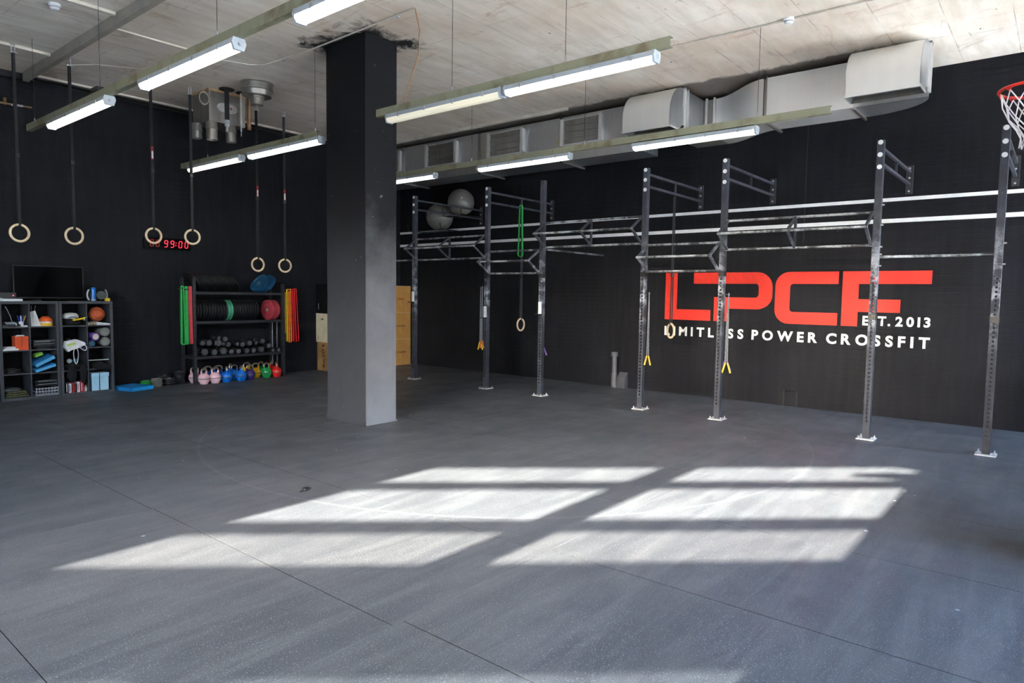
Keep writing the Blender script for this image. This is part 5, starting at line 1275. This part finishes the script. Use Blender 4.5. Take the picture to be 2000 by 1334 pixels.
# dumbbells: hexagonal heads facing the room
def make_db(r):
    r *= 1.14
    t = thing('dumbbell', 'x', 'dumbbell', (0, 0, 0))
    hx_ = lambda rr, y: [(rr*cos(pi/6+pi/3*k), y, rr*sin(pi/6+pi/3*k)) for k in range(6)]
    for y0, y1 in ((0.0, 0.085), (0.20, 0.285)):
        mb = MB(); rings = [hx_(r*0.82, y0), hx_(r, y0+0.012), hx_(r, y1-0.012), hx_(r*0.82, y1)]
        vs = [v for q in rings for v in q]; fs = [tuple(range(5, -1, -1)), tuple(range(18, 24))]+[(a*6+k, a*6+(k+1) % 6, a*6+6+(k+1) % 6, a*6+6+k) for a in range(3) for k in range(6)]
        obj('head', mb.add(vs, fs), M('dumbbell_rubber', (34, 34, 37), 0.45, var=0.2, scale=40), t, 0)
    obj('end_face', MB().prism([(r*0.80*cos(pi/6+pi/3*k), r*0.80*sin(pi/6+pi/3*k)) for k in range(6)], -0.003, 0.0, 'y'), M('worn_grey_print', (84, 85, 89), 0.55, var=0.25, scale=50), t, 0)
    obj('grip', MB().cyl((0, 0.085, 0), (0, 0.20, 0), 0.016, 12), DARKST, t, 40)
    return t
dbp = {}
def db(px, py, r, label, lean_=0.0, y=12.20):
    p = ony(370+px/10.53, 640+py/10.53, y); key = round(r, 3)
    rot = (0, lean_, random.uniform(-0.06, 0.06))
    if key not in dbp:
        o = make_db(r); dbp[key] = o; o.location = p; o.rotation_euler = rot; o['label'] = label; o['group'] = 'hex dumbbells on the lowest shelf'
    else: dup(dbp[key], loc=p, rot=rot, label=label, group='hex dumbbells on the lowest shelf')
low = [(320, 0.068), (520, 0.058), (705, 0.068), (865, 0.05), (1015, 0.052), (1185, 0.05), (1325, 0.05), (1490, 0.058), (1720, 0.036), (1840, 0.036)]
zsh = 0.50
for i, (px, r) in enumerate(low):
    p = ony(370+px/10.53, 640+480/10.53, 12.20); z = zsh+r*1.14
    key = round(r, 3); lab = 'hex dumbbell standing on the shelf in the bottom row, %s from the left' % ORD[i]; rot = (0, 0, random.uniform(-0.06, 0.06))
    rot = (0, 0, rot[2])
    if key not in dbp:
        o = make_db(r); dbp[key] = o; o.location = (p.x, 12.20, z); o.rotation_euler = (0, pi/6, rot[2]); o['label'] = lab; o['group'] = 'hex dumbbells on the lowest shelf'
    else: dup(dbp[key], loc=(p.x, 12.20, z), rot=(0, pi/6, rot[2]), label=lab, group='hex dumbbells on the lowest shelf')
up_ = [(270, 320, 0.05), (410, 315, 0.058), (600, 315, 0.068), (695, 330, 0.036), (805, 345, 0.05), (985, 335, 0.036), (1095, 345, 0.05), (1245, 318, 0.052), (1370, 318, 0.036), (1635, 368, 0.05)]
for i, (px, py, r) in enumerate(up_): db(px, py, r, 'hex dumbbell resting on the bottom row, %s from the left' % ORD[i], 0.2*random.random(), 12.20)
for i, (px, py, r) in enumerate([(605, 215, 0.036), (740, 235, 0.05), (1510, 275, 0.05)]): db(px, py, r, 'topmost hex dumbbell of the pile, %s from the left' % ORD[i], 0.3, 12.20)

# kettlebells
def make_kb(mat, hmat):
    t = thing('kettlebell', 'x', 'kettlebell', (0, 0, 0))
    R = 0.103
    prof = [(0.001, 0), (0.062, 0), (0.07, 0.006)]+[(R*sin(a), 0.10-R*cos(a)) for a in [0.75+(pi-0.75-0.3)*k/12 for k in range(13)]]+[(0.001, 0.10+R*0.97)]
    obj('bell', MB().lathe(prof, 30), mat, t, 60)
    for s in (-1, 1): obj('horn', MB().tube([(s*0.055, 0, 0.165), (s*0.068, 0, 0.20), (s*0.074, 0, 0.228)], [0.026, 0.019, 0.0165], 12), mat, t, 60)
    pts = [(0.074*cos(a) if abs(cos(a)) < 0.98 else 0.074*cos(a), 0, 0.225+0.06*sin(a)**0.6 if sin(a) > 0 else 0.225) for a in [pi*k/14 for k in range(15)]]
    obj('handle', MB().tube(pts, 0.0155, 12), hmat, t, 60)
    obj('badge', MB().lathe([(0.1035, -0.007), (0.1045, 0), (0.1035, 0.007)], 30, 'z', (0, 0, 0.10)), M('grey_badge_band', (104, 104, 104), 0.5), t, 60)
    return t
HND = M('brushed_handle', (196, 176, 150), 0.3, 0.8)
KC = {'pink': M('pink_enamel', (246, 196, 200), 0.4, var=0.03), 'blue': M('blue_enamel', (14, 112, 206), 0.35, var=0.04), 'dark blue': M('dark_blue_enamel', (24, 70, 150), 0.35, var=0.04), 'purple': M('purple_enamel', (58, 36, 110), 0.35, var=0.04),
      'yellow': M('yellow_enamel', (242, 182, 20), 0.35, var=0.04), 'green': M('green_enamel', (24, 146, 76), 0.35, var=0.04), 'red': M('red_enamel', (226, 34, 30), 0.35, var=0.04)}
kproto = {}
def kb(col, px, y, rz, label):
    y -= 0.04; p = ony(370+px/10.53, 740, y); loc = (p.x, y, 0)
    if col not in kproto:
        o = make_kb(KC[col], HND); kproto[col] = o; o.location = loc; o.rotation_euler = (0, 0, rz); o['label'] = label; o['group'] = 'competition kettlebells'
    else: dup(kproto[col], loc=loc, rot=(0, 0, rz), label=label, group='competition kettlebells')
kb('pink', 300, 12.16, 0.5, 'pale pink kettlebell at the front left of the row')
kb('pink', 530, 12.16, 0.3, 'pale pink kettlebell second in the front row')
kb('pink', 105, 12.44, 0.2, 'pink kettlebell half hidden behind the left rack post')
kb('dark blue', 375, 12.44, 0.1, 'dark blue kettlebell behind the gap between the pink ones')
kb('dark blue', 595, 12.44, 0.0, 'dark blue kettlebell behind the second pink one')
kb('blue', 765, 12.16, 1.2, 'blue kettlebell right of the pink pair')
kb('blue', 925, 12.34, 0.3, 'blue kettlebell set back between the two front blue ones')
kb('blue', 1070, 12.12, 1.3, 'blue kettlebell at the front beside the purple one')
kb('blue', 845, 12.56, 0.8, 'blue kettlebell in the rear row between the first two blue ones')
kb('purple', 1240, 12.20, 0.3, 'dark purple kettlebell in the middle of the row')
kb('yellow', 1362, 12.38, 0.2, 'yellow kettlebell at the front beside the purple one')
kb('yellow', 1180, 12.56, 0.2, 'yellow kettlebell at the rear behind the purple one')
kb('green', 1585, 12.26, 0.4, 'green kettlebell in the front row beside the red one')
kb('green', 1470, 12.56, 0.5, 'green kettlebell in the rear row')
kb('red', 1790, 12.24, 1.2, 'red kettlebell at the right end of the front row')
kb('red', 1690, 12.50, 0.8, 'red kettlebell in the rear row near the right post')

# bands on the rack's pegs
REDB = M('red_latex', (222, 70, 80), 0.55, var=0.08); DRED = M('deep_red_latex', (208, 24, 34), 0.5); YELB = M('yellow_latex', (226, 190, 40), 0.5); ORGB = M('orange_latex', (236, 128, 30), 0.5)
yb_ = 12.22
def bandpx(px, ytop, ybot, mat, w, gap, label, sway=0.0, dy=0.0, face='x', t_=0.006):
    a = ony(px, ytop, yb_+dy); b = ony(px, ybot, yb_+dy)
    band(label, 'resistance bands on the rack pegs', a.x, a.y, a.z, b.z, mat, w, gap, t_, face, 0, sway)
bandpx(355, 561, 673, GREEN, 0.05, 0.062, 'left green resistance band on the left peg of the rack', -0.01, 0.0, 'y', 0.02)
bandpx(363, 561, 673, GREEN, 0.05, 0.05, 'green resistance band touching the red one on the left peg', 0.0, 0.03)
bandpx(371, 561, 672, REDB, 0.06, 0.06, 'pink red resistance band on the left peg beside the rack post', -0.02)
bandpx(556.5, 572, 650, YELB, 0.012, 0.03, 'thin yellow band closest to the right rack post')
bandpx(559.5, 566, 667, YELB, 0.016, 0.04, 'yellow band second from the right rack post')
bandpx(563, 566, 669, ORGB, 0.022, 0.05, 'orange band left on the right peg', 0.0, 0.02)
bandpx(566.5, 566, 669, ORGB, 0.018, 0.06, 'orange band beside the red bands')
bandpx(570, 566, 667, DRED, 0.026, 0.05, 'red band beside the orange bands on the right peg', -0.02)
bandpx(573.5, 566, 668, DRED, 0.026, 0.07, 'middle red band on the right peg', -0.03, 0.02)
bandpx(577, 566, 667, DRED, 0.018, 0.09, 'outermost red band on the right peg', -0.04)
# chains hanging inside the right end of the rack
for q, (px, a, b) in enumerate(((532, 637, 712), (541, 652, 706))):
    p0 = ony(px, a, 12.42); p1 = ony(px, b, 12.42); n_ = 16
    t = thing('chain', ('left', 'right')[q]+' thin steel chain hanging inside the right end of the rack', 'chain', (p0.x, p0.y, 1.10), 0, 'chains in the rack')
    ln = (1.10-p1.z)/n_
    mb = MB()
    for k in range(n_):
        R3 = Matrix.Rotation(pi/2*(k % 2), 4, 'Z')
        mb.tube([R3 @ Vector((0.010*cos(a_), 0, -ln*(k+0.5)+ln*0.62*sin(a_))) for a_ in [2*pi*j/10 for j in range(10)]], 0.0032, 5, True)
    c_ = obj('links', mb, CHROME, t, 60); c_['kind'] = 'stuff'
    obj('hook', MB().tube([(0, 0, -0.01), (0.012, 0, 0.01), (0.0, 0, 0.03)], 0.004, 6), CHROME, t, 50)

# ================================================================== CLOCK, PLYO BOXES
t = thing('wall_clock', 'red digital clock reading 99:00 on the dark back wall', 'clock', (5.52, YB-0.05, 2.545))
obj('case', MB().bevbox(-0.40, 0.42, 0, 0.05, -0.10, 0.10, 0.006), BLACKG, t, 0)
LED = emit('red_digits', (255, 40, 60), 0.14); LEDD = emit('dim_red_digits', (150, 24, 16), 0.02)
SEG = {'9': 'abcdfg', '0': 'abcdef', '8': 'abcdefg'}
def digit(ch, x, mat, w_=0.052, h_=0.115, tk=0.011):
    mb = MB(); sk = 0.10
    pts = {'a': ((0, 1), (1, 1)), 'b': ((1, 1), (1, .5)), 'c': ((1, .5), (1, 0)), 'd': ((0, 0), (1, 0)), 'e': ((0, .5), (0, 0)), 'f': ((0, 1), (0, .5)), 'g': ((0, .5), (1, .5))}
    for s_ in SEG[ch]:
        (a, b), (c, d) = pts[s_]; e = 0.1
        va = Vector((x+w_*a+sk*h_*b, -0.002, h_*(b-0.5))); vb = Vector((x+w_*c+sk*h_*d, -0.002, h_*(d-0.5))); dd = (vb-va)*0.1
        mb.bar(va+dd, vb-dd, 0.004, tk, (0, 1, 0)) if False else mb.bar(va+dd, vb-dd, tk, 0.004, (0, 1, 0))
    obj('digit', mb, mat, t, 0)
for ch, x, m_ in (('8', -0.30, LEDD), ('8', -0.20, LEDD), ('9', -0.055, LED), ('9', 0.055, LED), ('0', 0.20, LED), ('0', 0.31, LED)): digit(ch, x, m_)
obj('colon', MB().bar((0.152, -0.002, 0.015), (0.155, -0.002, 0.03), 0.013, 0.004, (0, 1, 0)).bar((0.147, -0.002, -0.03), (0.15, -0.002, -0.015), 0.013, 0.004, (0, 1, 0)), LED, t, 0)

def plyo(label, x0, x1, y0, y1, z0, z1, mat, hole=None, txt=None):
    t = thing('plyo_box', label, 'box', ((x0+x1)/2, (y0+y1)/2, z0), 0, 'plyometric boxes')
    a, b, c, d, h = x0-(x0+x1)/2, x1-(x0+x1)/2, y0-(y0+y1)/2, y1-(y0+y1)/2, z1-z0
    p = 0.018
    obj('front_panel', MB().box(a+p, b-p, c, c+p, 0, h), mat, t, 0); obj('back_panel', MB().box(a+p, b-p, d-p, d, 0, h), mat, t, 0)
    if mat is PLY: obj('edge_line', MB().box(a, b, c-0.0015, c, h-0.009, h), PLYW, t, 0)
    if hole:
        y_, z_ = hole; s_ = 0.045
        obj('side_panel', MB().box(a, a+p, c, y_-s_, 0, h).box(a, a+p, y_+s_, d, 0, h).box(a, a+p, y_-s_, y_+s_, 0, z_-0.02).box(a, a+p, y_-s_, y_+s_, z_+0.02, h), mat, t, 0)
    else: obj('side_panel', MB().box(a, a+p, c, d, 0, h), mat, t, 0)
    obj('side_panel', MB().box(b-p, b, c, d, 0, h), mat, t, 0)
    obj('top_panel', MB().box(a+p, b-p, c+p, d-p, h-p, h), mat, t, 0); obj('bottom_panel', MB().box(a+p, b-p, c+p, d-p, 0, p), mat, t, 0)
    for q in (txt or []):
        s_, m_, fr_, hh, ww = q; text_obj('lettering', s_, m_, fr_, t, hh, 0.01, ww)
    return t
ya, yb2 = 12.20, 12.66
X0, X1 = 8.665, 9.30
sidef = lambda y, z: frame((-(X1-X0)/2-0.001, y, z), (0, 0, 1), (0, 1, 0))
plyo('brown plywood jump box at the bottom of the left stack', X0+0.02, X1, ya, yb2-0.01, 0, 0.625, PLYD, (0.0, 0.55), [('6x20', INK, frame((-(X1-X0-0.02)/2-0.001, 0.0, 0.27), (0, 0, 1), (0, 1, 0)), 0.09, 0.40)])
plyo('pale plywood jump box in the middle of the left stack', X0, X1, ya, yb2, 0.625, 1.25, PLYW, (0.0, 0.5), [('DIRTY', INK, frame((-(X1-X0)/2-0.001, 0.15, 0.12), (0, 0, 1), (0, 1, 0)), 0.025, 0.14)])
SOFT = M('black_vinyl', (16, 16, 18), 0.35, var=0.1)
plyo('black padded jump box on top of the left stack', X0, X1, ya+0.01, yb2, 1.25, 1.885, SOFT, None, [('impulse', WHITEP, frame((-(X1-X0)/2-0.001, 0.13, 0.15), (0, 0, 1), (0, 1, 0)), 0.03, 0.13)])
X2, X3 = 10.35, 11.01
fy = -(0.46)/2-0.001
fr2 = lambda x, z: frame((x, fy, z), (1, 0, 0), (0, 0, 1))
plyo('orange plywood jump box at the bottom of the right stack', X2, X3, 12.20, 12.66, 0, 0.625, PLY, None, [('O equipe', INK, fr2(0.02, 0.31), 0.055, 0.34)])
plyo('orange plywood jump box in the middle of the right stack', X2-0.006, X3-0.008, 12.194, 12.655, 0.627, 1.251, PLY, None, [('O equipe', INK, fr2(0.0, 0.31), 0.055, 0.34)])
plyo('orange plywood jump box with red marking on top of the right stack', X2, X3, 12.20, 12.66, 1.254, 1.885, PLY, None, [('TRAIN', REDINK, fr2(0.0, 0.32), 0.05, 0.20)])

# small scrap on the floor and a junction box on the left beam
p = onz(597, 957)
t = thing('plastic_cap', 'small black plastic cap lying alone on the floor left of the sunlight', 'cap', p, 0.4)
obj('cap', MB().lathe([(0.001, 0.0), (0.026, 0.0), (0.03, 0.006), (0.028, 0.02), (0.018, 0.024), (0.001, 0.02)], 16), BLACKP, t, 40)
obj('tab', MB().bar((-0.03, 0, 0.004), (-0.07, 0.01, 0.004), 0.012, 0.006), BLACKP, t, 0)
obj('junction_box', MB().bevbox(-0.05, 0.03, 2.3, 2.46, 0.0, 0.05, 0.004), BLACKP, b1, 0)
